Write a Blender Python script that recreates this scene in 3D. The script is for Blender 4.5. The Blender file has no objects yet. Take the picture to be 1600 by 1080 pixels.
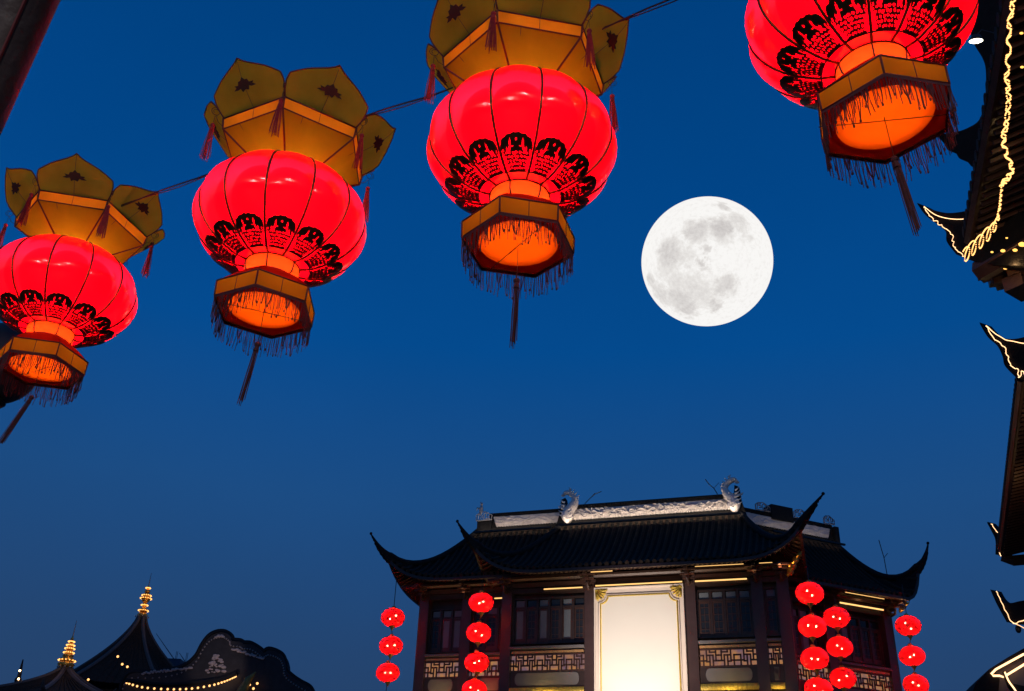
import bpy, math, random
from math import sin, cos, pi, radians, sqrt, atan2, atan, degrees
from mathutils import Vector, Matrix
random.seed(7)
D = bpy.data
SC = bpy.context.scene
COL = SC.collection
# ------------------------------------------------------------------ camera
F = 1574.0                      # focal length in photo pixels (1600 wide)
TH = radians(29.0); RO = atan(118/2840)
fw = Vector((0, cos(TH), sin(TH))); r0 = Vector((1, 0, 0)); u0 = Vector((0, -sin(TH), cos(TH)))
RR = r0*cos(RO) + u0*sin(RO); UU = u0*cos(RO) - r0*sin(RO); CAM = Vector((0, 0, 1.6))
cd = D.cameras.new('camera'); cam = D.objects.new('camera', cd); COL.objects.link(cam)
m = Matrix.Identity(4)
for i in range(3):
    m[i][0] = RR[i]; m[i][1] = UU[i]; m[i][2] = -fw[i]; m[i][3] = CAM[i]
cam.matrix_world = m
cd.sensor_width = 36; cd.lens = F/1600*36; cd.clip_end = 20000; cd.clip_start = .05
SC.camera = cam
SC.view_settings.view_transform = 'Standard'; SC.view_settings.look = 'None'
SC.view_settings.exposure = 0; SC.view_settings.gamma = 1
try: SC.view_settings.use_curve_mapping = False
except Exception: pass
# ------------------------------------------------------------------ sky (blue hour)
W = D.worlds.new('World'); SC.world = W; W.use_nodes = True
nt = W.node_tree; nt.nodes.clear()
def N(t, k, **kw):
    n = t.nodes.new(k)
    for a, b in kw.items(): setattr(n, a, b)
    return n
out = N(nt, 'ShaderNodeOutputWorld'); bg = N(nt, 'ShaderNodeBackground')
sky = N(nt, 'ShaderNodeTexSky', sky_type='NISHITA'); sky.sun_disc = False
sky.sun_elevation = radians(-4); sky.sun_rotation = radians(200)
tc = N(nt, 'ShaderNodeTexCoord'); sx = N(nt, 'ShaderNodeSeparateXYZ'); ramp = N(nt, 'ShaderNodeValToRGB')
nt.links.new(tc.outputs['Generated'], sx.inputs[0])
nt.links.new(sx.outputs['Z'], ramp.inputs[0])
cr = ramp.color_ramp
cr.elements[0].position = 0.0; cr.elements[0].color = (.026, .045, .098, 1)
cr.elements[1].position = 1.0; cr.elements[1].color = (.0004, .032, .135, 1)
for p, c in ((.10, (.021, .052, .128)), (.20, (.0172, .058, .160)), (.34, (.0110, .071, .225)), (.48, (.0012, .068, .268)), (.61, (.0004, .059, .243)), (.74, (.0002, .050, .208))):
    e = cr.elements.new(p); e.color = (*c, 1)
mixs = N(nt, 'ShaderNodeMix', data_type='RGBA', blend_type='ADD')
skm = N(nt, 'ShaderNodeMix', data_type='RGBA', blend_type='MULTIPLY'); skm.inputs[0].default_value = 1
skm.inputs[7].default_value = (.0, .01, .02, 1)
nt.links.new(sky.outputs[0], skm.inputs[6])
mixs.inputs[0].default_value = 1
cn = N(nt, 'ShaderNodeTexNoise'); cn.inputs['Scale'].default_value = 2.2; cn.inputs['Detail'].default_value = 6; cn.inputs['Roughness'].default_value = .6
nt.links.new(tc.outputs['Generated'], cn.inputs['Vector'])
cm = N(nt, 'ShaderNodeMapRange'); cm.inputs[1].default_value = .3; cm.inputs[2].default_value = .7; cm.inputs[3].default_value = .955; cm.inputs[4].default_value = 1.045
nt.links.new(cn.outputs['Fac'], cm.inputs[0])
cv = N(nt, 'ShaderNodeVectorMath', operation='SCALE'); nt.links.new(ramp.outputs[0], cv.inputs[0]); nt.links.new(cm.outputs[0], cv.inputs['Scale'])
nt.links.new(cv.outputs[0], mixs.inputs[6]); nt.links.new(skm.outputs[2], mixs.inputs[7])
nt.links.new(mixs.outputs[2], bg.inputs[0]); bg.inputs[1].default_value = 1.0
nt.links.new(bg.outputs[0], out.inputs[0])
# moonlight: one very weak sun lamp from the moon's direction
sl = D.lights.new('moonlight', 'SUN'); sl.energy = .03; sl.angle = radians(.5); sl.color = (.85, .9, 1)
so = D.objects.new('moonlight', sl); COL.objects.link(so)

def ray(px, py): return RR*((px-800)/F) + UU*((540-py)/F) + fw
def at(px, py, d): return CAM + ray(px, py)*d
moon_dir = ray(1104, 409).normalized()
so.rotation_euler = moon_dir.to_track_quat('Z', 'Y').to_euler()
def on_plane(px, py, o, n):
    r = ray(px, py); return CAM + r*((Vector(o)-CAM).dot(n)/r.dot(n))
def at_z(px, py, z):
    r = ray(px, py); return CAM + r*((z-CAM.z)/r.z)

# ------------------------------------------------------------------ materials
def mat(name, col, rough=.6, metal=0, noise=.25, scale=6, bump=.0, bscale=30, coat=0, spec=.5, col2=None):
    M = D.materials.new(name); M.use_nodes = True; t = M.node_tree; b = t.nodes['Principled BSDF']
    tcn = N(t, 'ShaderNodeTexCoord'); nz = N(t, 'ShaderNodeTexNoise'); nz.inputs['Scale'].default_value = scale; nz.inputs['Detail'].default_value = 6
    t.links.new(tcn.outputs['Object'], nz.inputs['Vector'])
    mx = N(t, 'ShaderNodeMix', data_type='RGBA'); t.links.new(nz.outputs['Fac'], mx.inputs[0])
    c2 = col2 or tuple(max(0, c*(1-noise*1.6)) for c in col)
    mx.inputs[6].default_value = (*c2, 1); mx.inputs[7].default_value = (*[min(1, c*(1+noise)) for c in col], 1)
    t.links.new(mx.outputs[2], b.inputs['Base Color'])
    b.inputs['Roughness'].default_value = rough; b.inputs['Metallic'].default_value = metal
    b.inputs['Coat Weight'].default_value = coat; b.inputs['Specular IOR Level'].default_value = spec
    if bump:
        n2 = N(t, 'ShaderNodeTexNoise'); n2.inputs['Scale'].default_value = bscale; n2.inputs['Detail'].default_value = 5
        t.links.new(tcn.outputs['Object'], n2.inputs['Vector'])
        bp = N(t, 'ShaderNodeBump'); bp.inputs['Strength'].default_value = bump; bp.inputs['Distance'].default_value = .02
        t.links.new(n2.outputs['Fac'], bp.inputs['Height']); t.links.new(bp.outputs[0], b.inputs['Normal'])
    return M
def emit(name, col, s, col2=None):
    M = D.materials.new(name); M.use_nodes = True; t = M.node_tree; t.nodes.clear()
    o = N(t, 'ShaderNodeOutputMaterial'); e = N(t, 'ShaderNodeEmission'); e.inputs[0].default_value = (*col, 1); e.inputs[1].default_value = s
    t.links.new(e.outputs[0], o.inputs[0]); return M
def cloth(name, col, trans, gloss=.0, rough=.3, clear=0.0, clearcol=(1, .4, .3), weave=220, front=(.1, .1, .1), bump=.15, var=(.72, 1.15)):
    """thin lamp-shade cloth: light from inside shines through it"""
    M = D.materials.new(name); M.use_nodes = True; t = M.node_tree; t.nodes.clear()
    o = N(t, 'ShaderNodeOutputMaterial'); tcn = N(t, 'ShaderNodeTexCoord')
    nz = N(t, 'ShaderNodeTexNoise'); nz.inputs['Scale'].default_value = 7; nz.inputs['Detail'].default_value = 5
    t.links.new(tcn.outputs['Object'], nz.inputs['Vector'])
    mx = N(t, 'ShaderNodeMix', data_type='RGBA'); t.links.new(nz.outputs['Fac'], mx.inputs[0])
    mx.inputs[6].default_value = (*[c*var[0] for c in col], 1); mx.inputs[7].default_value = (*[min(1, c*var[1]) for c in col], 1)
    tr = N(t, 'ShaderNodeBsdfTranslucent'); t.links.new(mx.outputs[2], tr.inputs[0])
    df = N(t, 'ShaderNodeBsdfDiffuse'); df.inputs[0].default_value = (*front, 1)
    n2 = N(t, 'ShaderNodeTexNoise'); n2.inputs['Scale'].default_value = weave/8; n2.inputs['Detail'].default_value = 4
    t.links.new(tcn.outputs['Object'], n2.inputs['Vector'])
    bp = N(t, 'ShaderNodeBump'); bp.inputs['Strength'].default_value = bump; bp.inputs['Distance'].default_value = .01
    t.links.new(n2.outputs['Fac'], bp.inputs['Height'])
    t.links.new(bp.outputs[0], df.inputs['Normal'])
    m1 = N(t, 'ShaderNodeMixShader'); m1.inputs[0].default_value = trans
    t.links.new(df.outputs[0], m1.inputs[1]); t.links.new(tr.outputs[0], m1.inputs[2]); last = m1
    if clear:
        tp = N(t, 'ShaderNodeBsdfTransparent'); tp.inputs[0].default_value = (*clearcol, 1)
        m2 = N(t, 'ShaderNodeMixShader'); m2.inputs[0].default_value = clear
        t.links.new(last.outputs[0], m2.inputs[1]); t.links.new(tp.outputs[0], m2.inputs[2]); last = m2
    if gloss:
        gl = N(t, 'ShaderNodeBsdfAnisotropic'); gl.inputs['Roughness'].default_value = rough; gl.inputs['Anisotropy'].default_value = .65; gl.inputs['Rotation'].default_value = .25
        tg = N(t, 'ShaderNodeTangent', direction_type='RADIAL', axis='Z'); t.links.new(tg.outputs[0], gl.inputs['Tangent']); t.links.new(bp.outputs[0], gl.inputs['Normal'])
        fr = N(t, 'ShaderNodeFresnel'); fr.inputs[0].default_value = 1.45
        mm = N(t, 'ShaderNodeMath', operation='MULTIPLY_ADD'); mm.inputs[1].default_value = gloss*.22; mm.inputs[2].default_value = gloss*.022; t.links.new(fr.outputs[0], mm.inputs[0])
        m3 = N(t, 'ShaderNodeMixShader'); t.links.new(mm.outputs[0], m3.inputs[0])
        t.links.new(last.outputs[0], m3.inputs[1]); t.links.new(gl.outputs[0], m3.inputs[2]); last = m3
    t.links.new(last.outputs[0], o.inputs[0]); return M

M_wood = mat('dark_timber', (.040, .022, .018), .45, noise=.35, scale=3, bump=.3, bscale=18)
M_wood2 = mat('red_brown_timber', (.062, .026, .018), .5, noise=.35, scale=4, bump=.3, bscale=20)
M_col = mat('column_lacquer', (.062, .034, .030), .35, noise=.25, scale=2.5, bump=.15, bscale=10)
M_tile = mat('roof_tile', (.052, .034, .024), .8, spec=.15, noise=.6, scale=9, bump=.5, bscale=40)
M_tile2 = mat('roof_trough', (.014, .014, .014), .9, spec=.15, noise=.5, scale=9, bump=.5, bscale=30)
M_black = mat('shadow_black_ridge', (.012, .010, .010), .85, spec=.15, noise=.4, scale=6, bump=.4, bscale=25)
M_ridge = mat('ridge_tile', (.018, .017, .017), .8, spec=.2, noise=.4, scale=6, bump=.4, bscale=25)
M_stone = mat('white_carved_plaster', (.62, .56, .53), .7, noise=.25, scale=5, bump=.4, bscale=25)
M_dragon = mat('brightened_white_figure', (.85, .78, .72), .6, noise=.12, scale=8, bump=.5, bscale=14)  # paler than the carved plaster: floodlit glow lifted into the colour
M_fret = mat('grey_fretwork', (.30, .27, .27), .7, noise=.2, bump=.3)
M_plaster = mat('grey_plaster', (.17, .15, .15), .8, noise=.15, scale=2, bump=.2)
M_gold = mat('gilt_carving', (.80, .50, .10), .35, 1, noise=.3, scale=25, bump=.6, bscale=60)
M_gilt = mat('gilt_paint', (.70, .48, .08), .45, .4, noise=.4, scale=25, bump=.5, bscale=60)
M_pane = mat('sky_toned_pane', (.16, .17, .18), .12, noise=.12, scale=2)  # grey base carries the dusk sky's reflection in the pale panes
M_glass = mat('dark_window_glass', (.02, .022, .026), .06, noise=.2, scale=2)
M_sign = mat('cream_sign_board', (.80, .74, .64), .55, noise=.03, scale=1)
M_signf = mat('sign_frame_plaster', (.74, .62, .52), .5, noise=.06, scale=3)
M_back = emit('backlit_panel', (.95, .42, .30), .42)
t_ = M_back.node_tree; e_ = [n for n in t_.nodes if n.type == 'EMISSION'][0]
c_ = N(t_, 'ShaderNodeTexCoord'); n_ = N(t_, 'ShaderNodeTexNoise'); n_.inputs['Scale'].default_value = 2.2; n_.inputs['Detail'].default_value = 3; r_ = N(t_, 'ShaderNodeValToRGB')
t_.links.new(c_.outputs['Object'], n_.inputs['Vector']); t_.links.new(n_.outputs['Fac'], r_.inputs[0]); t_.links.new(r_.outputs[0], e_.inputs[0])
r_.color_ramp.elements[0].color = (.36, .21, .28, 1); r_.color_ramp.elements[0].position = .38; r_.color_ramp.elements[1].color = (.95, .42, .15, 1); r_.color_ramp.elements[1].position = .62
M_tube = emit('warm_light_tube', (1, .56, .18), 1.5)
M_rope = emit('rope_light_bead', (1, .47, .14), 2.7)
M_ropew = emit('rope_light_bright', (1, .56, .27), 2.8)
M_bulb = emit('warm_bulb', (1, .62, .28), 9)
M_flood = emit('floodlight_glass', (1, .93, .70), 9)
M_wire = mat('black_wire', (.012, .012, .013), .5, noise=.1)
M_hook = mat('dark_hook_wire', (.03, .016, .014), .45, .3, noise=.1)
M_pipe = mat('maroon_piping', (.11, .010, .010), .6, noise=.2)
M_rib = mat('brass_rib', (.11, .055, .012), .38, .7, noise=.5, scale=14)
M_orn = mat('black_gold_papercut', (.045, .030, .012), .45, .7, noise=.3, scale=20)
M_motif = mat('maroon_motif', (.022, .008, .006), .8, noise=.2)
M_tas = mat('crimson_tassel_thread', (.30, .012, .018), .75, noise=.4, scale=30)
M_tasd = mat('maroon_fringe_thread', (.075, .012, .016), .8, noise=.4, scale=30)
M_body = cloth('red_lantern_silk', (1.0, .0002, .0045), .93, gloss=1.3, rough=.13, front=(.30, .005, .01), bump=.12)
M_crown = cloth('amber_crown_cloth', (.80, .32, .008), .80, front=(.22, .12, .018), bump=.2)
M_petal = cloth('olive_petal_cloth', (.74, .47, .026), .80, front=(.26, .17, .025), bump=.2)
M_band = cloth('yellow_band_cloth', (.9, .36, .015), .85, front=(.25, .14, .02))
M_neck = cloth('orange_neck_cloth', (1.0, .040, .004), .85, front=(.3, .05, .01))
M_cap = cloth('scarlet_cap_cloth', (1.0, .016, .006), .85, front=(.3, .02, .01))
M_disc = cloth('orange_disc_cloth', (.56, .056, .001), .85, front=(.25, .06, .01))
M_ring = cloth('maroon_base_cloth', (.24, .008, .0035), .7, front=(.10, .012, .010))
M_small = cloth('small_lantern_silk', (1.0, .004, .006), .9, gloss=.5, rough=.25, clear=.13, clearcol=(1, .25, .16), front=(.3, .01, .01), bump=.01, var=(.93, 1.05))
M_pave = mat('stone_paving', (.10, .10, .105), .6, noise=.35, scale=1.2, bump=.3)
M_steel = mat('hazed_steel', (.05, .065, .09), .7, noise=.1)  # steel shifted to blue: distance haze mixed into the colour
M_far = mat('hazed_concrete', (.055, .075, .11), .9, noise=.1)  # same blue air haze put into the block's base colour

# ------------------------------------------------------------------ mesh builder
class MB:
    def __init__(s, T=None): s.v = []; s.f = []; s.T = T
    def add(s, vs, fs):
        n = len(s.v); s.v += [Vector(a) for a in vs]; s.f += [tuple(i+n for i in f) for f in fs]; return s
    def box(s, c, h, R=None):
        c = Vector(c); vs = []
        for z in (-1, 1):
            for x, y in ((-1, -1), (1, -1), (1, 1), (-1, 1)):
                p = Vector((x*h[0], y*h[1], z*h[2]));  vs.append(c + (R @ p if R else p))
        return s.add(vs, [(3, 2, 1, 0), (4, 5, 6, 7), (0, 1, 5, 4), (1, 2, 6, 5), (2, 3, 7, 6), (3, 0, 4, 7)])
    def b2(s, a, b):        # box from two corners
        return s.box([(a[i]+b[i])/2 for i in range(3)], [abs(b[i]-a[i])/2 for i in range(3)])
    def tube(s, P, r, n=6, cap=True, closed=False, sq=1.0, up=None):
        P = [Vector(p) for p in P]; k = len(P); vs = []; fs = []
        nrm = None
        for i, p in enumerate(P):
            if closed: t = P[(i+1) % k]-P[i-1]
            else: t = P[min(i+1, k-1)]-P[max(i-1, 0)]
            t = t.normalized() if t.length > 1e-9 else Vector((0, 0, 1))
            if up is not None: a = (Vector(up)-t*t.dot(Vector(up)))
            elif nrm is None: a = t.orthogonal()
            else: a = nrm - t*nrm.dot(t)
            if a.length < 1e-6: a = t.orthogonal()
            a.normalize(); nrm = a; b = t.cross(a)
            ri = r[i] if isinstance(r, (list, tuple)) else r
            for j in range(n):
                an = 2*pi*(j+.5)/n; vs.append(p + a*(ri*cos(an)) + b*(ri*sin(an)*sq))
        for i in range(k if closed else k-1):
            for j in range(n):
                a0 = i*n+j; a1 = i*n+(j+1) % n; b0 = ((i+1) % k)*n+j; b1 = ((i+1) % k)*n+(j+1) % n
                fs.append((a0, a1, b1, b0))
        if cap and not closed:
            fs.append(tuple(range(n-1, -1, -1))); fs.append(tuple((k-1)*n+j for j in range(n)))
        return s.add(vs, fs)
    def grid(s, fn, nu, nv, cu=False):
        vs = [fn(i/nu, j/nv) for j in range(nv+1) for i in range(nu if cu else nu+1)]
        w = nu if cu else nu+1; fs = []
        for j in range(nv):
            for i in range(nu):
                i2 = (i+1) % w if cu else i+1
                fs.append((j*w+i, j*w+i2, (j+1)*w+i2, (j+1)*w+i))
        return s.add(vs, fs)
    def lathe(s, prof, n=24, c=(0, 0, 0)):
        c = Vector(c)
        return s.grid(lambda u, v: c+Vector((prof[round(v*(len(prof)-1))][0]*cos(2*pi*u), prof[round(v*(len(prof)-1))][0]*sin(2*pi*u), prof[round(v*(len(prof)-1))][1])), n, len(prof)-1, True)
    def prism(s, pts, off):   # polygon (3D points) extruded by offset vector
        pts = [Vector(p) for p in pts]; off = Vector(off); n = len(pts)
        return s.add(pts+[p+off for p in pts], [tuple(range(n)), tuple(range(2*n-1, n-1, -1))]+[(i, n+i, n+(i+1) % n, (i+1) % n) for i in range(n)])
    def ball(s, c, r, sc=(1, 1, 1), n=8, m_=6):
        c = Vector(c)
        return s.grid(lambda u, v: c+Vector((r*sc[0]*sin(pi*(.001+v*.998))*cos(2*pi*u), r*sc[1]*sin(pi*(.001+v*.998))*sin(2*pi*u), r*sc[2]*cos(pi*(.001+v*.998)))), n, m_, True)
    def octa(s, c, r):
        c = Vector(c); a = [c+Vector(d)*r for d in ((1, 0, 0), (-1, 0, 0), (0, 1, 0), (0, -1, 0), (0, 0, 1), (0, 0, -1))]
        return s.add(a, [(0, 2, 4), (2, 1, 4), (1, 3, 4), (3, 0, 4), (2, 0, 5), (1, 2, 5), (3, 1, 5), (0, 3, 5)])
    def build(s, name, material, parent=None, smooth=False, kind=None):
        me = D.meshes.new(name)
        vs = [s.T @ v for v in s.v] if s.T is not None else s.v
        me.from_pydata([tuple(v) for v in vs], [], s.f)
        me.materials.append(material)
        if smooth:
            me.polygons.foreach_set('use_smooth', [True]*len(me.polygons))
        o = D.objects.new(name, me); COL.objects.link(o)
        if parent: o.parent = parent
        if kind: o['kind'] = kind
        return o
def tag(o, label, cat, group=None):
    o['label'] = label; o['category'] = cat
    if group: o['group'] = group
    return o
def thing(name, label, cat, loc=(0, 0, 0), rz=0, group=None):
    o = D.objects.new(name, None); o.empty_display_size = .1; COL.objects.link(o)
    o.location = loc; o.rotation_euler = (0, 0, rz); return tag(o, label, cat, group)
def use(src, parent, loc=(0, 0, 0), rz=0, name=None, kids=True):
    c = src.copy(); COL.objects.link(c); c.parent = parent; c.location = loc; c.rotation_euler = (0, 0, rz)
    return c
def inst(mesh, name, parent, rz=0, loc=(0, 0, 0), kind=None):
    o = D.objects.new(name, mesh); COL.objects.link(o); o.parent = parent; o.rotation_euler = (0, 0, rz); o.location = loc
    if kind: o['kind'] = kind
    return o
def lamp(name, typ, e, col, loc, parent=None, size=.03, rot=None, **kw):
    l = D.lights.new(name, typ); l.energy = e; l.color = col
    if typ in ('POINT', 'SPOT'): l.shadow_soft_size = size
    else: l.size = size
    for a, b in kw.items(): setattr(l, a, b)
    o = D.objects.new(name, l); COL.objects.link(o); o.location = loc
    if parent: o.parent = parent
    if rot is not None: o.rotation_euler = rot
    return o
def aim(d, up='Y'): return Vector(d).to_track_quat('-Z', up).to_euler()

# ================================================================== SETTING
g = MB(); g.grid(lambda u, v: Vector(((u-.5)*900, -60+v*900, 0)), 30, 30)
g.build('ground', M_pave, kind='structure')

# moon (a real sphere, far away)
md = 4000.0; mc = CAM + moon_dir*md; mr = md*(103.2/F)*cos(atan(sqrt(304**2+131**2)/F))*.978
mo = MB().ball((0, 0, 0), mr, n=128, m_=64).build('moon', None or M_stone, smooth=True)
mo.location = mc; tag(mo, 'large white full moon with grey patches in the blue sky', 'moon')
# moon axes: local -Y faces the camera, Z up in the picture
fz = (UU - moon_dir*UU.dot(moon_dir)).normalized(); fx = moon_dir.cross(fz)
mo.matrix_world = Matrix(((fx.x, moon_dir.x, fz.x, mc.x), (fx.y, moon_dir.y, fz.y, mc.y), (fx.z, moon_dir.z, fz.z, mc.z), (0, 0, 0, 1)))
def moon_mat():
    M = D.materials.new('moon_surface'); M.use_nodes = True; t = M.node_tree; t.nodes.clear()
    o = N(t, 'ShaderNodeOutputMaterial'); e = N(t, 'ShaderNodeEmission'); t.links.new(e.outputs[0], o.inputs[0])
    c = N(t, 'ShaderNodeTexCoord'); sc = N(t, 'ShaderNodeVectorMath', operation='SCALE'); sc.inputs['Scale'].default_value = 1/mr
    t.links.new(c.outputs['Object'], sc.inputs[0])
    nz = N(t, 'ShaderNodeTexNoise'); nz.inputs['Scale'].default_value = 5.5; nz.inputs['Detail'].default_value = 8; nz.inputs['Roughness'].default_value = .62
    t.links.new(sc.outputs[0], nz.inputs['Vector'])
    sub = N(t, 'ShaderNodeVectorMath', operation='SUBTRACT'); sub.inputs[1].default_value = (.5, .5, .5); t.links.new(nz.outputs['Color'], sub.inputs[0])
    s2 = N(t, 'ShaderNodeVectorMath', operation='SCALE'); s2.inputs['Scale'].default_value = .42; t.links.new(sub.outputs[0], s2.inputs[0])
    ad = N(t, 'ShaderNodeVectorMath', operation='ADD'); t.links.new(sc.outputs[0], ad.inputs[0]); t.links.new(s2.outputs[0], ad.inputs[1])
    # maria: picture offsets (x right, z up) in moon radii, radius, weight
    blobs = [(-.15, .47, .17, .75), (.20, .52, .17, .95), (.24, .40, .14, .6), (.22, .85, .10, .7), (.48, .60, .16, .55), (.62, .36, .10, .4),
             (-.55, .12, .22, .75), (-.62, -.08, .15, .45), (-.30, .10, .14, .5), (-.02, .18, .07, .7), (-.06, .02, .06, .8), (-.02, -.10, .07, .5), (-.45, -.28, .18, .45),
             (-.15, -.42, .22, .5), (.28, -.38, .16, .7), (-.40, -.58, .24, .75), (-.28, -.74, .14, .8), (.15, -.68, .11, .8), (-.70, -.50, .18, .6), (-.85, -.28, .12, .7), (.02, -.55, .2, .45)]
    last = None
    for x, z, r, w in blobs:
        x *= .97; z *= .97; y = -sqrt(max(.02, 1-x*x-z*z))
        d = N(t, 'ShaderNodeVectorMath', operation='DISTANCE'); t.links.new(ad.outputs[0], d.inputs[0]); d.inputs[1].default_value = (x, y, z)
        mr_ = N(t, 'ShaderNodeMapRange', interpolation_type='SMOOTHSTEP'); t.links.new(d.outputs['Value'], mr_.inputs[0])
        mr_.inputs[1].default_value = r*.35; mr_.inputs[2].default_value = r*1.7; mr_.inputs[3].default_value = w*.9; mr_.inputs[4].default_value = 0
        if last is None: last = mr_.outputs[0]
        else:
            mx = N(t, 'ShaderNodeMath', operation='MAXIMUM'); t.links.new(last, mx.inputs[0]); t.links.new(mr_.outputs[0], mx.inputs[1]); last = mx.outputs[0]
    n2 = N(t, 'ShaderNodeTexNoise'); n2.inputs['Scale'].default_value = 16; n2.inputs['Detail'].default_value = 9; n2.inputs['Roughness'].default_value = .7
    t.links.new(sc.outputs[0], n2.inputs['Vector'])
    f = N(t, 'ShaderNodeMath', operation='MULTIPLY_ADD'); t.links.new(n2.outputs['Fac'], f.inputs[0]); f.inputs[1].default_value = 1.15; f.inputs[2].default_value = -.56
    f2 = N(t, 'ShaderNodeMath', operation='ADD', use_clamp=True); t.links.new(last, f2.inputs[0]); t.links.new(f.outputs[0], f2.inputs[1])
    r = N(t, 'ShaderNodeValToRGB'); t.links.new(f2.outputs[0], r.inputs[0])
    r.color_ramp.elements[0].color = (.95, .935, .915, 1); r.color_ramp.elements[1].color = (.56, .53, .52, 1); r.color_ramp.elements[1].position = 1
    e2 = r.color_ramp.elements.new(.35); e2.color = (.80, .775, .75, 1)
    t.links.new(r.outputs[0], e.inputs[0]); e.inputs[1].default_value = 1.0
    return M
mo.data.materials[0] = moon_mat()

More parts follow.
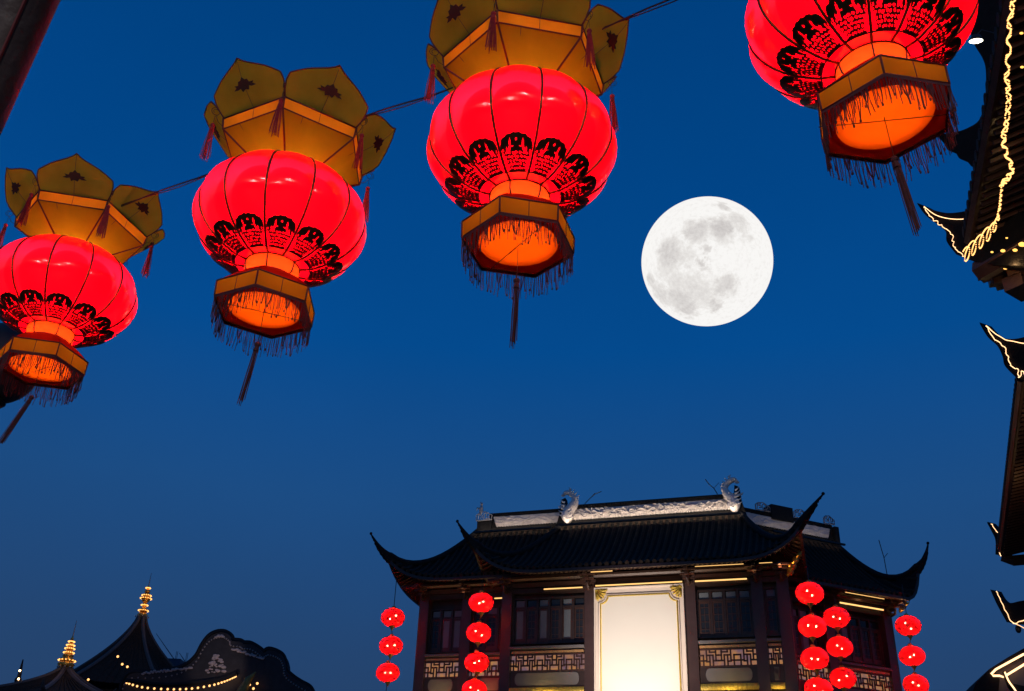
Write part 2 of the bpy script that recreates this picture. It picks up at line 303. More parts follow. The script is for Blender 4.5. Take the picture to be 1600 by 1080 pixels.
# ================================================================== ROOFS
class Roof:
    """hipped or half-hipped sweeping roof in a local frame T (x along, y back, z up)"""
    def __init__(s, T, x0, x1, ex0, ex1, yf, yr, yb, ze, zr, lift, sag=1.5, lp=3.0):
        s.__dict__.update(locals())
    def t(s, x, y):
        tx = 0
        if x < s.x0 and s.x0 > s.ex0: tx = (s.x0-x)/(s.x0-s.ex0)
        if x > s.x1 and s.ex1 > s.x1: tx = (x-s.x1)/(s.ex1-s.x1)
        ty = (s.yr-y)/(s.yr-s.yf) if y < s.yr else (y-s.yr)/(s.yb-s.yr)
        return tx, ty
    def z(s, x, y):
        tx, ty = s.t(x, y); t = max(tx, ty, 0); t = min(t, 1.02)
        return s.zr-(s.zr-s.ze)*(1-abs(1-t)**s.sag) + s.lift*max(0, min(tx, ty))**s.lp + s.lift*.12*(max(0, min(tx, ty)))
    def p(s, x, y, dz=0): return Vector((x, y, s.z(x, y)+dz))
    def build(s, parent, step=.27, rad=.075, rows=('front', 'left', 'right'), horns=(), over=1.3):
        roof = MB(s.T)
        def face(side, dz=0, mb=roof, n=24, m_=10, tmin=0):
            def fn(u, v):
                v = tmin+(1-tmin)*v
                if side in ('front', 'back'):
                    ye = s.yf if side == 'front' else s.yb
                    a = s.x0+(s.ex0-s.x0)*v; b = s.x1+(s.ex1-s.x1)*v
                    x = a+(b-a)*u; y = s.yr+(ye-s.yr)*v
                else:
                    xe, xr = (s.ex0, s.x0) if side == 'left' else (s.ex1, s.x1)
                    x = xr+(xe-xr)*v; a = s.yr+(s.yf-s.yr)*v; b = s.yr+(s.yb-s.yr)*v; y = a+(b-a)*u
                return s.p(x, y, dz)
            mb.grid(fn, n, m_)
        sides = ['front', 'back']+(['left'] if s.ex0 < s.x0 else [])+(['right'] if s.ex1 > s.x1 else [])
        for sd in sides: face(sd)
        R = roof.build('roof', M_tile2, parent, smooth=False)
        so_ = MB(s.T)
        for sd in sides:
            face(sd, -.16, so_, tmin=.45)
        so_.build('soffit', M_wood, R)
        # rows of tiles
        def row(path):
            mb = MB(s.T); P = [Vector(q) for q in path]
            if (P[0]-P[-1]).length < .12: return
            mb.tube([q+Vector((0, 0, .01)) for q in P], rad, 6)
            mb.tube([P[-1]+(P[-1]-P[-2]).normalized()*.0, P[-1]+(P[-1]-P[-2]).normalized()*.05], rad*1.25, 8)
            k = 3
            mb.build('tile_row', M_tile, R, smooth=False)
        if 'front' in rows:
            n = int((s.ex1-s.ex0)/step)
            for i in range(n):
                x = s.ex0+(i+.5)*(s.ex1-s.ex0)/n; tx = max(s.t(x, s.yr)[0], 0); k = max(2, int(12*(1-tx)))
                row([s.p(x, s.yr+(s.yf-s.yr)*(tx+(1-tx)*j/k)) for j in range(k+1)])
        for sd in ('left', 'right'):
            if sd in rows and sd in sides:
                xe, xr = (s.ex0, s.x0) if sd == 'left' else (s.ex1, s.x1)
                n = int((s.yb-s.yf)/step*.75)
                for i in range(n):
                    y = s.yf+(i+.5)*(s.yb-s.yf)*.75/n; ty = s.t(xr, y)[1]; k = max(2, int(10*(1-ty)))
                    row([s.p(xr+(xe-xr)*(ty+(1-ty)*j/k), y) for j in range(k+1)])
        # rafters under the eaves, fascia
        rf = MB(s.T); n = int((s.ex1-s.ex0)/.19)
        for i in range(n+1):
            x = s.ex0+.1+(s.ex1-s.ex0-.2)*i/n; tx = max(s.t(x, s.yr)[0], 0); y1 = s.yf+.06
            y0 = min(s.yf+over+.5, s.yr+(s.yf-s.yr)*tx)
            if y0-y1 > .1: rf.tube([s.p(x, y0, -.24), s.p(x, (y0+y1)/2, -.235), s.p(x, y1, -.22)], .045, 4)
        for sd in ('left', 'right'):
            if sd in sides:
                xe, xr = (s.ex0, s.x0) if sd == 'left' else (s.ex1, s.x1); n = int((s.yb-s.yf)/.22); sg = 1 if sd == 'left' else -1
                for i in range(n+1):
                    y = s.yf+.1+(s.yb-s.yf-.2)*i/n; ty = max(s.t(xr, y)[1], 0); xa = xe+sg*.06
                    xb = xr+(xe-xr)*ty; xb = xe+sg*min(abs(xb-xe), over+.5)
                    if abs(xb-xa) > .1: rf.tube([s.p(xb, y, -.24), s.p((xa+xb)/2, y, -.235), s.p(xa, y, -.22)], .045, 4)
        rf.build('rafters', M_wood2, R, kind='stuff')
        fa = MB(s.T)
        P = [s.p(s.ex0+(s.ex1-s.ex0)*i/40, s.yf+.0, -.15) for i in range(41)]
        fa.tube(P, .085, 4, up=(0, 0, 1))
        for sd in ('left', 'right'):
            if sd in sides:
                xe = s.ex0 if sd == 'left' else s.ex1
                fa.tube([s.p(xe, s.yf+(s.yb-s.yf)*i/30, -.15) for i in range(31)], .085, 4, up=(0, 0, 1))
        fa.build('fascia', M_wood, R)
        # hip ridges with upswept horns
        for sd, yy, tip in horns:
            xr, xe = (s.x0, s.ex0) if sd == 'left' else (s.x1, s.ex1); ye = s.yf if yy == 'front' else s.yb
            P = []; rr = []
            for i in range(13):
                t = i/12; P.append(s.p(xr+(xe-xr)*t, s.yr+(ye-s.yr)*t, .10)); rr.append(.15)
            c = P[-1]; tip = Vector(tip); d = tip-c; tg = (P[-1]-P[-3]).normalized()
            tg = Vector((tg.x, tg.y, max(tg.z, .12))); L = d.length
            c1 = c+tg*L*.42
            for i in range(1, 13):
                t = i/12; q = c*(1-t)**2+c1*2*t*(1-t)+tip*t*t; P.append(q); rr.append(.13*(1-t)**.8+.03*t)
            mb = MB(s.T); mb.tube(P, rr, 6, up=(0, 0, 1))
            # under-fin with serrated lower edge
            for i in range(13, 24):
                q = P[i]; t = (i-12)/12; mb.ball(q-Vector((0, 0, rr[i]*1.1)), .11*(1-t*.75), n=6, m_=4)
            q = P[-1]; mb.ball(q+Vector((0, 0, .02)), .07, n=6, m_=4)
            mb.build('hip_ridge', M_ridge, R, smooth=True)
            fin = MB(s.T); tv = Vector((-(c-P[8]).y, (c-P[8]).x, 0)).normalized()*.10
            base = [P[i] for i in range(9, 22)]
            low = [Vector((P[i].x, P[i].y, P[i].z-(.42*(1-(i-9)/13)**.8)-.03*(i % 2))) for i in range(9, 22)]
            fin.prism([b-tv for b in base]+[b-tv for b in reversed(low)], tv*2)
            fin.build('corner_fin', M_ridge, R)
        return R

def relief_fn(x, z, L, H, seed):
    """scrolling cloud-and-dragon relief height"""
    a = 0
    for k in range(5):
        fx = 2.1+1.7*k; ph = seed*3.1+k*1.9
        zz = H*.5+H*.34*sin(x*fx*1.3+ph)*cos(x*.8*k+ph*.7)
        a = max(a, math.exp(-((z-zz)/(H*.085))**2)*(.6+.4*sin(x*9+k*2)))
    a = max(a, .8*max(0, sin(x*14+4*sin(z*9+seed))*sin(z*22+3*sin(x*6)))**2)
    return a

def ridge_wall(T, x0, x1, yr, zb, parent, z1=.12, z2=.66, z3=.90, slant=.2, seed=1, plain=False):
    b = MB(T); b.b2((x0, yr-.16, zb-.15), (x1, yr+.16, zb+z2+.02)); b.b2((x0-.1, yr-.24, zb-.02), (x1+.1, yr+.24, zb+.06))
    n = int((x1-x0)/.13)
    for i in range(n): b.box((x0+(i+.5)*(x1-x0)/n, yr-.2, zb+.095), (.035, .05, .03))
    W_ = b.build('ridge_wall', M_ridge, parent)
    c = MB(T); c.b2((x0-.05, yr-.22, zb+z2+.02), (x1+.05, yr+.22, zb+z2+.07)); c.tube([(x0-.08, yr, zb+z3-.09), (x1+.08, yr, zb+z3-.09)], .12, 8)
    for i in range(n): c.tube([(x0+(i+.5)*(x1-x0)/n, yr-.17, zb+z2+.12), (x0+(i+.5)*(x1-x0)/n, yr-.235, zb+z2+.115)], .045, 6)
    c.b2((x0, yr-.17, zb+z2+.07), (x1, yr+.17, zb+z3-.1))
    c.build('ridge_cap', M_ridge, W_)
    L = x1-x0; H = z2-z1; nu = int(L/.028); nv = 22
    r = MB(T)
    def fn(u, v):
        k = slant*(1-v); x = x0+.12+k+(L-.24-2*k)*u; z = zb+z1+H*v
        ed = min(u*L, (1-u)*L, v*H, (1-v)*H)
        h = .13*relief_fn(x, v*H, L, H, seed) if not plain else .05*relief_fn(x*.6, v*H, L, H, seed)
        if ed < .02: h = -.05
        return Vector((x, yr-.20-h, z))
    r.grid(fn, nu, nv)
    r.build('relief_panel', M_stone, W_, smooth=True)
    return W_

def ridge_dragon(T, x, y, z, s, parent, h=1.45):
    """upright dragon-fish figure curling its head; s=+1 looks to +x"""
    mb = MB(T); P = []; rr = []
    K = [(-.05, 0, .20), (.10, .18, .22), (.02, .40, .20), (-.16, .62, .17), (-.22, .82, .13), (-.14, 1.0, .11), (.02, 1.12, .11), (.17, 1.14, .10), (.27, 1.06, .055), (.36, 1.02, .02)]
    for a, b, r in K: P.append(Vector((x+s*a*1.15, y-.1, z+b*h/1.25))); rr.append(r*1.25)
    Q = []; qq = []
    for i in range(len(P)-1):
        for j in range(4):
            t = j/4; p0 = P[max(i-1, 0)]; p1 = P[i]; p2 = P[i+1]; p3 = P[min(i+2, len(P)-1)]
            Q.append(.5*((2*p1)+(p2-p0)*t+(2*p0-5*p1+4*p2-p3)*t*t+(3*p1-p0-3*p2+p3)*t**3)); qq.append(rr[i]*(1-t)+rr[i+1]*t)
    mb.tube(Q, qq, 10, sq=.8)
    # lower jaw, crest, beard, legs, wing feathers
    mb.tube([P[7]+Vector((0, 0, -.05)), P[7]+Vector((s*.08, 0, -.16)), P[7]+Vector((s*.16, 0, -.17))], [.05, .035, .01], 6)
    for k in range(6):
        q = Q[14+k*3]; o = Vector((-s*(.16+.02*(k % 2)), 0, .10)); mb.tube([q, q+o*.7, q+o*1.25+Vector((0, 0, .06))], [.07, .04, .008], 5)
    for k in range(3):
        q = P[6]+Vector((-s*.02*k, (-1)**k*.05, .06)); mb.tube([q, q+Vector((-s*.05, 0, .14)), q+Vector((s*.04, 0, .24-.03*k))], [.035, .025, .008], 5)
    for k in range(5):
        q = P[1]+Vector((s*.02*k, -.12, .02+.15*k)); e = Vector((s*(.40-.05*k), -.06, .05+.03*k))
        mb.tube([q, q+e*.6-Vector((0, 0, .05)), q+e], [.09, .055, .012], 6, sq=.5)
        if k > 2: continue
        q2 = P[1]+Vector((-s*.02, -.12, -.02+.13*k)); e2 = Vector((-s*(.28-.03*k), -.05, .0+.05*k)); mb.tube([q2, q2+e2*.6, q2+e2+Vector((0, 0, .08))], [.11, .085, .012], 6, sq=.8)
    q = P[3]+Vector((s*.1, 0, -.12)); mb.tube([q, q+Vector((s*.28, 0, .0)), q+Vector((s*.55, 0, .06)), q+Vector((s*.62, 0, .13))], [.08, .06, .05, .02], 6)
    for k in range(30):
        q = Q[(2+k) % 26]; mb.octa(q+Vector((random.uniform(-.15, .15), -qq[(2+k) % 26]*.75, random.uniform(-.04, .04))), random.uniform(.035, .07))
    return mb.build('ridge_dragon', M_dragon, parent, smooth=True)

# ================================================================== MAIN BUILDING
A0 = Vector((5.5635, 40.545, 0)); AY = radians(-18.5)
B0 = Vector((15.03, 42.76, 0)); BY = radians(22.5)
TA = Matrix.Translation(A0) @ Matrix.Rotation(AY, 4, 'Z')
TBw = Matrix.Translation(B0) @ Matrix.Rotation(BY, 4, 'Z')
TB = TA.inverted() @ TBw
hall = thing('timber_hall', 'dark timber hall with sweeping tiled roofs and red lanterns at its corners', 'building', A0, AY)
I4 = Matrix.Identity(4)
Rc = Roof(I4, -3.95, 3.95, -6.6, 6.6, -1.6, 3.0, 7.6, 13.62, 17.0, 1.0)
Rl = Roof(I4, -8.3, -2.5, -11.0, -2.5, -.45, 3.5, 7.4, 13.85, 17.1, .85)
Rr = Roof(TB, -4.5, 1.6, -4.5, 2.5, -1.45, 2.6, 6.6, 13.62, 17.0, 1.15)
Rc_o = Rc.build(hall, horns=(('left', 'front', (-7.25, -2.15, 15.62)), ('right', 'front', (7.6, -2.2, 15.68)), ('left', 'back', (-7.3, 8.2, 15.8)), ('right', 'back', (7.5, 8.2, 15.8))))
Rl_o = Rl.build(hall, horns=(('left', 'front', (-11.72, -1.1, 15.72)), ('left', 'back', (-11.9, 8.0, 15.8))), rows=('front', 'left'))
Rr_o = Rr.build(hall, horns=(('right', 'front', (3.2, -1.6, 16.1)), ('right', 'back', (3.6, 7.2, 15.8))), rows=('front', 'right'))
ridge_wall(I4, -3.9, 3.95, 3.0, 17.0, Rc_o, seed=1)
ridge_wall(I4, -7.7, -2.6, 3.5, 17.1, Rl_o, seed=2, plain=True, z3=.86)
ridge_wall(TB, -4.4, 1.5, 2.6, 17.0, Rr_o, seed=3, plain=True, z3=.9)
ridge_dragon(I4, -3.62, 2.72, 17.05, -1, Rc_o, 1.50)
ridge_dragon(I4, 3.72, 2.72, 17.05, 1, Rc_o, 1.50).scale = (1, 1, 1)
# end blocks with fretwork
def fret(T, x, y, z, w, h, parent, seed=0, material=None):
    mb = MB(T); r = .028
    def loop(P): mb.tube([(x+a*w, y, z+b*h) for a, b in P], r, 4)
    loop([(0, 0), (1, 0), (1, .55), (.55, 1), (.2, .9), (0, .6), (0, 0)])
    loop([(.12, .15), (.12, .55), (.4, .55), (.4, .3), (.25, .3)])
    loop([(.5, .12), (.5, .8), (.68, .8), (.68, .35), (.85, .35), (.85, .6)])
    loop([(.1, .7), (.35, .75), (.35, .95)]); loop([(.6, .15), (.9, .15)])
    return mb.build('fretwork', material or M_fret, parent)
eb = MB(); eb.b2((-8.32, 3.2, 17.0), (-7.6, 3.8, 17.55)); eb.build('ridge_end_block', M_ridge, Rl_o)
fret(I4, -8.36, 3.15, 17.56, .78, .42, Rl_o, material=M_stone)
mbx = MB(); mbx.ball((-8.15, 3.2, 18.12), .15, (.7, .6, 1.5)); mbx.ball((-8.13, 3.18, 18.38), .08, (.8, .7, 1.2)); mbx.tube([(-8.15, 3.2, 18.4), (-8.22, 3.2, 18.52)], [.04, .01], 5)
mbx.tube([(-8.15, 3.18, 18.1), (-8.33, 3.15, 18.2), (-8.36, 3.15, 18.05)], [.06, .04, .01], 5)
mbx.build('ridge_figure', M_stone, Rl_o, smooth=True)
fret(TB, .95, 2.3, 17.84, .62, .40, Rr_o); fret(TB, -.75, 2.3, 17.84, .8, .42, Rr_o); fret(TB, -2.9, 2.3, 17.84, .8, .38, Rr_o)
eb = MB(TB); eb.b2((-2.0, 2.3, 17.55), (-.8, 2.9, 18.25)); eb.build('ridge_end_block', M_ridge, Rr_o); eb = MB(TB); eb.b2((1.5, 2.25, 16.9), (1.75, 2.95, 17.75)); eb.build('ridge_end_block', M_ridge, Rr_o)
def twig(T, P, parent, r=.02):
    mb = MB(T); mb.tube(P, r, 4); mb.tube([P[1], (P[1][0]+.25, P[1][1], P[1][2]+.25)], r*.6, 4); mb.build('ridge_wire', M_wire, parent)
twig(I4, [(-3.0, 3, 17.95), (-2.75, 3, 18.2), (-2.5, 3, 18.4), (-2.2, 3, 18.5)], Rc_o)
twig(I4, [(3.1, 3, 17.95), (2.95, 3, 18.25), (2.75, 3, 18.45), (2.6, 3, 18.7)], Rc_o)
twig(TB, [(2.35, .2, 14.7), (2.3, .2, 15.8), (2.22, .2, 16.2), (2.15, .2, 16.6)], Rr_o, .025)

# walls and structure
wl = MB(); wl.b2((-5.7, .25, 0), (5.75, .55, 13.6)); wl.b2((-9.95, 1.3, 0), (-5.7, 1.6, 13.9)); wl.b2((-9.95, 1.6, 0), (-9.7, 6.2, 13.9)); wl.b2((-9.95, 6.2, 0), (5.75, 6.5, 13.5)); wl.b2((5.5, .55, 0), (5.75, 6.2, 13.6))
wl.build('wall', M_wood, hall)
wl = MB(TB); wl.b2((-4.2, .3, 0), (1.75, .6, 13.6)); wl.b2((1.5, .6, 0), (1.75, 5.5, 13.6)); wl.b2((-4.2, 5.5, 0), (1.75, 5.8, 13.6)); wl.build('wall', M_wood, hall)
def column(T, x, y, z1=13.5, w=.22):
    mb = MB(T); mb.b2((x-w, y-w, 0), (x+w, y+w, z1)); mb.b2((x-w-.03, y-w-.03, z1-.12), (x+w+.03, y+w+.03, z1-.02))
    return mb.build('column', M_col, hall)
for x in (-5.55, -1.99, 2.08, 4.70, 5.68): column(I4, x, 0, 13.45)
for x in (-9.72, -7.72): column(I4, x, 1.05, 13.6)
for x in (-3.6, -1.55, 1.62): column(TB, x, 0, 13.45)
def bracket(T, x, y, z):
    mb = MB(T)
    for i in range(4):
        mb.b2((x-.07, y-.25*(i+1), z+.12*i), (x+.07, y, z+.12*i+.09)); mb.b2((x-.14-.07*i, y-.10-.22*i, z+.12*i+.03), (x+.14+.07*i, y-.02-.22*i, z+.12*i+.10))
    mb.tube([(x, y-.2, z-.05), (x+.02, y-.42, z+.0), (x, y-.5, z+.13), (x-.02, y-.36, z+.16)], [.07, .06, .05, .02], 6)
    mb.build('bracket', M_wood2, hall)
for x in (-5.55, -1.99, 2.08, 4.70, 5.68): bracket(I4, x, -.22, 13.02)
for x in (-9.72, -7.72): bracket(I4, x, .83, 13.2)
for x in (-1.55, 1.62): bracket(TB, x, -.22, 13.02)
# beams above the windows
def beams(T, x0, x1, y, z=13.0):
    for a, b, dy, mt in ((.24, .44, 0, M_wood2), (.50, .62, -.07, M_wood), (.0, .2, -.02, M_wood)):
        mb = MB(T); mb.b2((x0, y-.12+dy, z+a), (x1, y+.2, z+b)); mb.build('beam', mt, hall)
segsA = [(-5.33, -2.21), (-1.77, 1.86), (2.3, 4.48), (4.92, 5.46)]
for a, b in segsA: beams(I4, a, b, -.02)
beams(I4, -9.5, -7.94, 1.0, 13.2); beams(I4, -7.5, -5.77, 1.0, 13.2)
beams(TB, -3.38, -1.77, 0); beams(TB, -1.33, 1.4, 0)
mb = MB(); mb.tube([(-6.3, -.55, 13.50), (6.3, -.55, 13.50)], .10, 6); mb.build('purlin', M_wood, hall)
mb = MB(); mb.tube([(-10.7, .55, 13.72), (-5.8, .55, 13.72)], .10, 6); mb.build('purlin', M_wood, hall)
mb = MB(TB); mb.tube([(-4.0, -.5, 13.45), (2.4, -.5, 13.45)], .10, 6); mb.build('purlin', M_wood, hall)

LED = []
def led(T, x0, x1, y, z, r=.028, spill=0, parent=hall):
    mb = MB(T); mb.tube([(x0, y, z), (x1, y, z)], r, 6); mb.build('light_tube', M_tube, parent)
    h = MB(T); h.b2((x0, y+.03, z-.03), (x1, y+.07, z+.05)); h.build('tube_housing', M_wood, parent)
led(I4, -3.95, -2.3, -.22, 13.12); led(I4, -1.72, 1.82, -.34, 13.12, .03); led(I4, 2.32, 4.35, -.22, 13.14, .032)
led(I4, -6.45, -5.95, .8, 13.12); led(TB, -.9, 1.4, -.25, 13.24, .036)
led(I4, -1.85, -.95, -.62, 13.62, .018); led(I4, 2.4, 4.3, -.62, 13.62, .012); led(I4, 4.9, 5.4, -.62, 13.62, .012)
led(TB, -1.1, 1.2, -.62, 13.60, .012)

# windows
def window(T, x0, x1, y, z0=10.95, z1=12.85, n=4, pale=(), transom=True, side=0):
    fr = MB(T); w = .05; yb = y+.12
    fr.b2((x0, y-.02, z1-.07), (x1, yb, z1)); fr.b2((x0, y-.02, z0), (x1, yb, z0+.08)); zt = z1-.42
    fr.b2((x0, y-.02, zt-.04), (x1, yb, zt+.04))
    for i in range(n+1):
        x = x0+(x1-x0)*i/n; fr.b2((x-w, y-.035, z0), (x+w, yb-.01, z1-.001))
    f = fr.build('window', M_wood, hall)
    for i in range(n):
        a = x0+(x1-x0)*i/n+w; b = x0+(x1-x0)*(i+1)/n-w
        tp = MB(T); tp.b2((a+.03, y+.05, zt+.07), (b-.03, y+.07, z1-.10)); tp.build('pane', M_pane if (i in pale or transom) else M_glass, f)
        lf = MB(T)
        lf.b2((a+.01, y+.0, z0+.08), (a+.06, y+.06, zt-.04)); lf.b2((b-.06, y+.0, z0+.08), (b-.01, y+.06, zt-.04)); lf.b2((a+.06, y+.005, z0+.085), (b-.06, y+.055, z0+.22)); lf.b2((a+.06, y+.005, zt-.12), (b-.06, y+.055, zt-.045))
        if i not in pale:
            for k in range(4): zz = z0+.35+k*(zt-z0-.5)/3.5; lf.b2((a+.06, y+.01, zz), (b-.06, y+.03, zz+.02))
            cx = (a+b)/2; lf.b2((cx-.012, y+.012, z0+.2), (cx+.012, y+.028, zt-.1))
        lf.build('casement', M_wood2, f)
        pn = MB(T); pn.b2((a+.06, y+.035, z0+.2), (b-.06, y+.05, zt-.1)); pn.build('pane', M_pane if i in pale else M_glass, f)
    return f
window(I4, -5.3, -2.24, .05, n=6, pale=(0, 2, 4), transom=False)
window(I4, 2.33, 4.45, .05, n=4)
window(I4, 4.95, 5.43, .05, n=1)
window(I4, -9.47, -7.97, 1.12, n=3, pale=(1, 2)); window(I4, -7.47, -5.80, 1.12, n=3, z1=12.9)
window(TB, -3.35, -1.8, .12, n=3, pale=(1,)); window(TB, -1.3, 1.37, .12, n=5, pale=(1,), transom=False)

# balustrades with fretwork lattice
def lattice(T, x0, x1, y, z0, z1, parent):
    mb = MB(T); H = z1-z0; n = max(1, round((x1-x0)/(H*1.05))); w = (x1-x0)/n; r = .032
    U = [[(0, .33), (.35, .33), (.35, 1)], [(.35, .66), (.7, .66), (.7, 0)], [(0, .66), (.18, .66), (.18, .33)], [(.7, .33), (1, .33)], [(.85, .33), (.85, 1)], [(.52, .66), (.52, .28), (.35, .28)], [(.18, .33), (.18, 0)], [(.52, .28), (.52, 0)], [(.85, .66), (1, .66)], [(.52, 1), (.52, .85), (.85, .85)]]
    for i in range(n):
        fl = i % 2
        for P in U:
            Q = [((1-a) if fl else a, b) for a, b in P]
            for (a, b), (c, d) in zip(Q[:-1], Q[1:]):
                xa, xb = sorted((x0+w*(i+a), x0+w*(i+c))); za, zb = sorted((z0+H*b, z0+H*d))
                mb.b2((xa-r, y-.03, za-r), (xb+r, y+.0, zb+r))
    mb.b2((x0, y-.035, z0-.05), (x1, y+.01, z0+.02)); mb.b2((x0, y-.035, z1-.02), (x1, y+.01, z1+.04))
    mb.build('lattice', M_wood2, parent)
def balustrade(T, x0, x1, y, z=10.8, gold=True):
    mb = MB(T); mb.b2((x0, y-.16, z-.09), (x1, y+.12, z)); b = mb.build('balustrade', M_plaster, hall)
    mb = MB(T); mb.b2((x0+.03, y-.06, z-.26), (x1-.03, y+.0, z-.17)); mb.build('gilt_rail', M_back2, b)
    mb = MB(T); mb.b2((x0+.03, y+.03, z-.96), (x1-.03, y+.06, z-.32)); mb.build('backlit_panel', M_back, b)
    lattice(T, x0+.03, x1-.03, y-.02, z-.95, z-.33, b)
    mb = MB(T); mb.b2((x0, y-.05, z-1.62), (x1, y+.1, z-1.0)); mb.build('lower_panel', M_wood, b)
    # plaster panel with rounded ends
    h = .24; P = []; zc = z-1.28
    for k in range(9): an = pi/2+pi*k/8; P.append((x0+.12+h+h*cos(an)*.6, y-.055, zc+h*sin(an)))
    for k in range(9): an = -pi/2+pi*k/8; P.append((x1-.12-h+h*cos(an)*.6, y-.055, zc+h*sin(an)))
    mb = MB(T); mb.prism(P, (0, -.03, 0)); mb.build('plaster_panel', M_plaster, b)
    if gold:
        mb = MB(T); n = int((x1-x0)/.05)
        mb.grid(lambda u, v: Vector((x0+(x1-x0)*u, y-.10-.05*sin(pi*v)-.025*abs(sin(u*n*.9)*sin(v*7+u*n*1.7)), z-1.85+.24*v)), n*2, 8)
        mb.build('gilt_cornice', M_gilt, b, smooth=True)
        mb = MB(T); mb.b2((x0, y-.30, z-2.1), (x1, y-.26, z-2.06)); mb.build('light_tube', M_tube, b)
        lamp('cornice_light', 'AREA', 22*(x1-x0)/3, (1, .75, .25), T @ Vector(((x0+x1)/2, y-.42, z-2.15)), hall, shape='RECTANGLE', size=(x1-x0), size_y=.1,
             rot=(T.to_3x3() @ Vector((0, .45, 1))).to_track_quat('-Z', 'X').to_euler()) if T is I4 else None
    return b
M_back2 = mat('gilt_rail', (.55, .30, .12), .5, .2, noise=.3, scale=8)
for (a, b) in ((-5.33, -2.23), (2.32, 4.5), (4.92, 5.45)): balustrade(I4, a, b, -.08)
for (a, b) in ((-9.5, -7.95), (-7.5, -5.8)): balustrade(I4, a, b, .95, 10.84)
for (a, b) in ((-3.38, -1.77), (-1.33, 1.4)): balustrade(TB, a, b, -.08)
# lower storey (below the picture) so that the hall stands on the ground
for T, x0, x1, y in ((I4, -10, 5.9, -.1), (TB, -4, 1.9, -.1)):
    for zz in (4.2, 8.2):
        mb = MB(T); mb.b2((x0, y-.3, zz), (x1, y+.25, zz+.35)); mb.build('beam', M_wood2, hall)
# warm lights grazing rafters
for T, x, y, z, w, e in ((I4, -3.8, -.8, 13.2, 3, 3), (I4, 0, -.8, 13.2, 3.5, 5), (I4, 3.5, -.8, 13.2, 2.5, 4), (I4, -8, .3, 13.3, 3.2, 3), (I4, 5.9, -1.0, 13.3, .5, 4), (TB, .1, -.75, 13.2, 2.8, 4), (TB, 2.0, -.9, 13.0, .3, 3)):
    lamp('eave_light', 'AREA', e, (1, .50, .20), T @ Vector((x, y, z)), hall, shape='RECTANGLE', size=w, size_y=.06, rot=(pi, 0, 0))
for T, pts_ in ((I4, [(6.15, -.9, 13.35, .16), (6.3, -1.0, 13.55, .12), (6.05, -.8, 13.15, .13), (6.45, -1.15, 13.7, .09)]), (TB, [(2.05, -.6, 13.25, .10), (2.1, -.5, 12.9, .12), (2.0, -.5, 12.6, .10), (2.05, -.5, 12.3, .08), (2.2, -.8, 13.5, .09)])):
    for x, y, z, r in pts_:
        mb = MB(T); mb.ball((x, y, z), r, (1, .8, 1.1), n=8, m_=6); mb.tube([(x-r, y, z-r), (x+r*.5, y-r, z), (x+r*1.4, y-r, z+r*1.2)], [r*.5, r*.4, r*.1], 6); mb.build('gilt_boss', M_gold, hall, smooth=True)
# floodlights for the ridge reliefs
def flood(T, x0, x1, y, z, e, par):
    mb = MB(T); mb.b2((x0, y-.05, z-.1), (x1, y+.05, z-.02)); mb.build('floodlight_bar', M_wire, par)
    o = lamp('ridge_light', 'AREA', e, (1, .80, .62), T @ Vector(((x0+x1)/2, y, z)), hall, shape='RECTANGLE', size=x1-x0, size_y=.06)
    o.rotation_euler = (T.to_3x3() @ Vector((0, 1, .42))).to_track_quat('-Z', 'Y').to_euler()
    # keep the long side along the ridge
    d = (T.to_3x3() @ Vector((0, 1, .42))).normalized(); X = (T.to_3x3() @ Vector((1, 0, 0))).normalized(); Zc = -d; Yc = Zc.cross(X)
    o.rotation_euler = Matrix(((X.x, Yc.x, Zc.x), (X.y, Yc.y, Zc.y), (X.z, Yc.z, Zc.z))).to_euler()
flood(I4, -4.0, 4.1, 2.25, 16.80, 58, Rc_o); flood(I4, -8.3, -4.5, 2.75, 16.9, 14, Rl_o); flood(TB, -2.5, 1.5, 1.7, 16.75, 6, Rr_o)
for s_ in (-1, 1):
    mb = MB(); mb.prism([(s_*3.95, 2.8, 16.9), (s_*4.35, 2.8, 16.7), (s_*4.22, 2.8, 17.2), (s_*4.12, 2.8, 17.6), (s_*4.08, 2.8, 18.15), (s_*3.88, 2.8, 18.25), (s_*3.8, 2.8, 17.6)], (0, .4, 0)); mb.build('ridge_end_block', M_ridge, Rc_o)

# big lit sign board
sg = thing('sign_board', 'tall blank cream sign board lit from below with gilt corner carvings', 'sign', TA @ Vector((0, -.35, 6.0)), AY)
x0, x1, zt = -1.77, 1.86, 7.02
mb = MB(); mb.b2((x0, 0, 0), (x1, .15, zt)); mb.build('backboard', M_signf, sg)
def notch(x0, x1, z0, z1, r, y):
    P = [(x0, y, z0), (x1, y, z0)]
    for k in range(7): an = -pi/2-pi/2*k/6; P.append((x1+r*cos(an+0)*1.0, y, z1+r*sin(an)) if False else (x1-r*sin(pi/2*k/6) if False else x1-r+r*cos(pi/2*(1-k/6)+pi) + r, y, z1-r+r*(1-sin(pi/2*(1-k/6)))) )
    for k in range(7): P.append((x0-(-r+r*cos(pi/2*(k/6)+pi)+r), y, z1-r+r*(1-sin(pi/2*(k/6)))))
    return P
def notch(x0, x1, z0, z1, r, y):
    P = [(x0, y, z0), (x1, y, z0)]
    for k in range(8): a = pi/2*k/7; P.append((x1-r*sin(a), y, z1-r*cos(a)))       # concave corner about (x1,z1)
    for k in range(8): a = pi/2*(1-k/7); P.append((x0+r*sin(a), y, z1-r*cos(a)))
    return P
outer = notch(x0+.27, x1-.27, .3, zt-.36, .30, -.02)
mb = MB(); mb.prism(outer, (0, .019, 0)); mb.build('panel', M_sign, sg)
mb = MB(); mb.tube([(p[0], -.03, p[2]) for p in outer], .035, 6, closed=True); mb.build('moulding', M_gilt, sg, smooth=True)
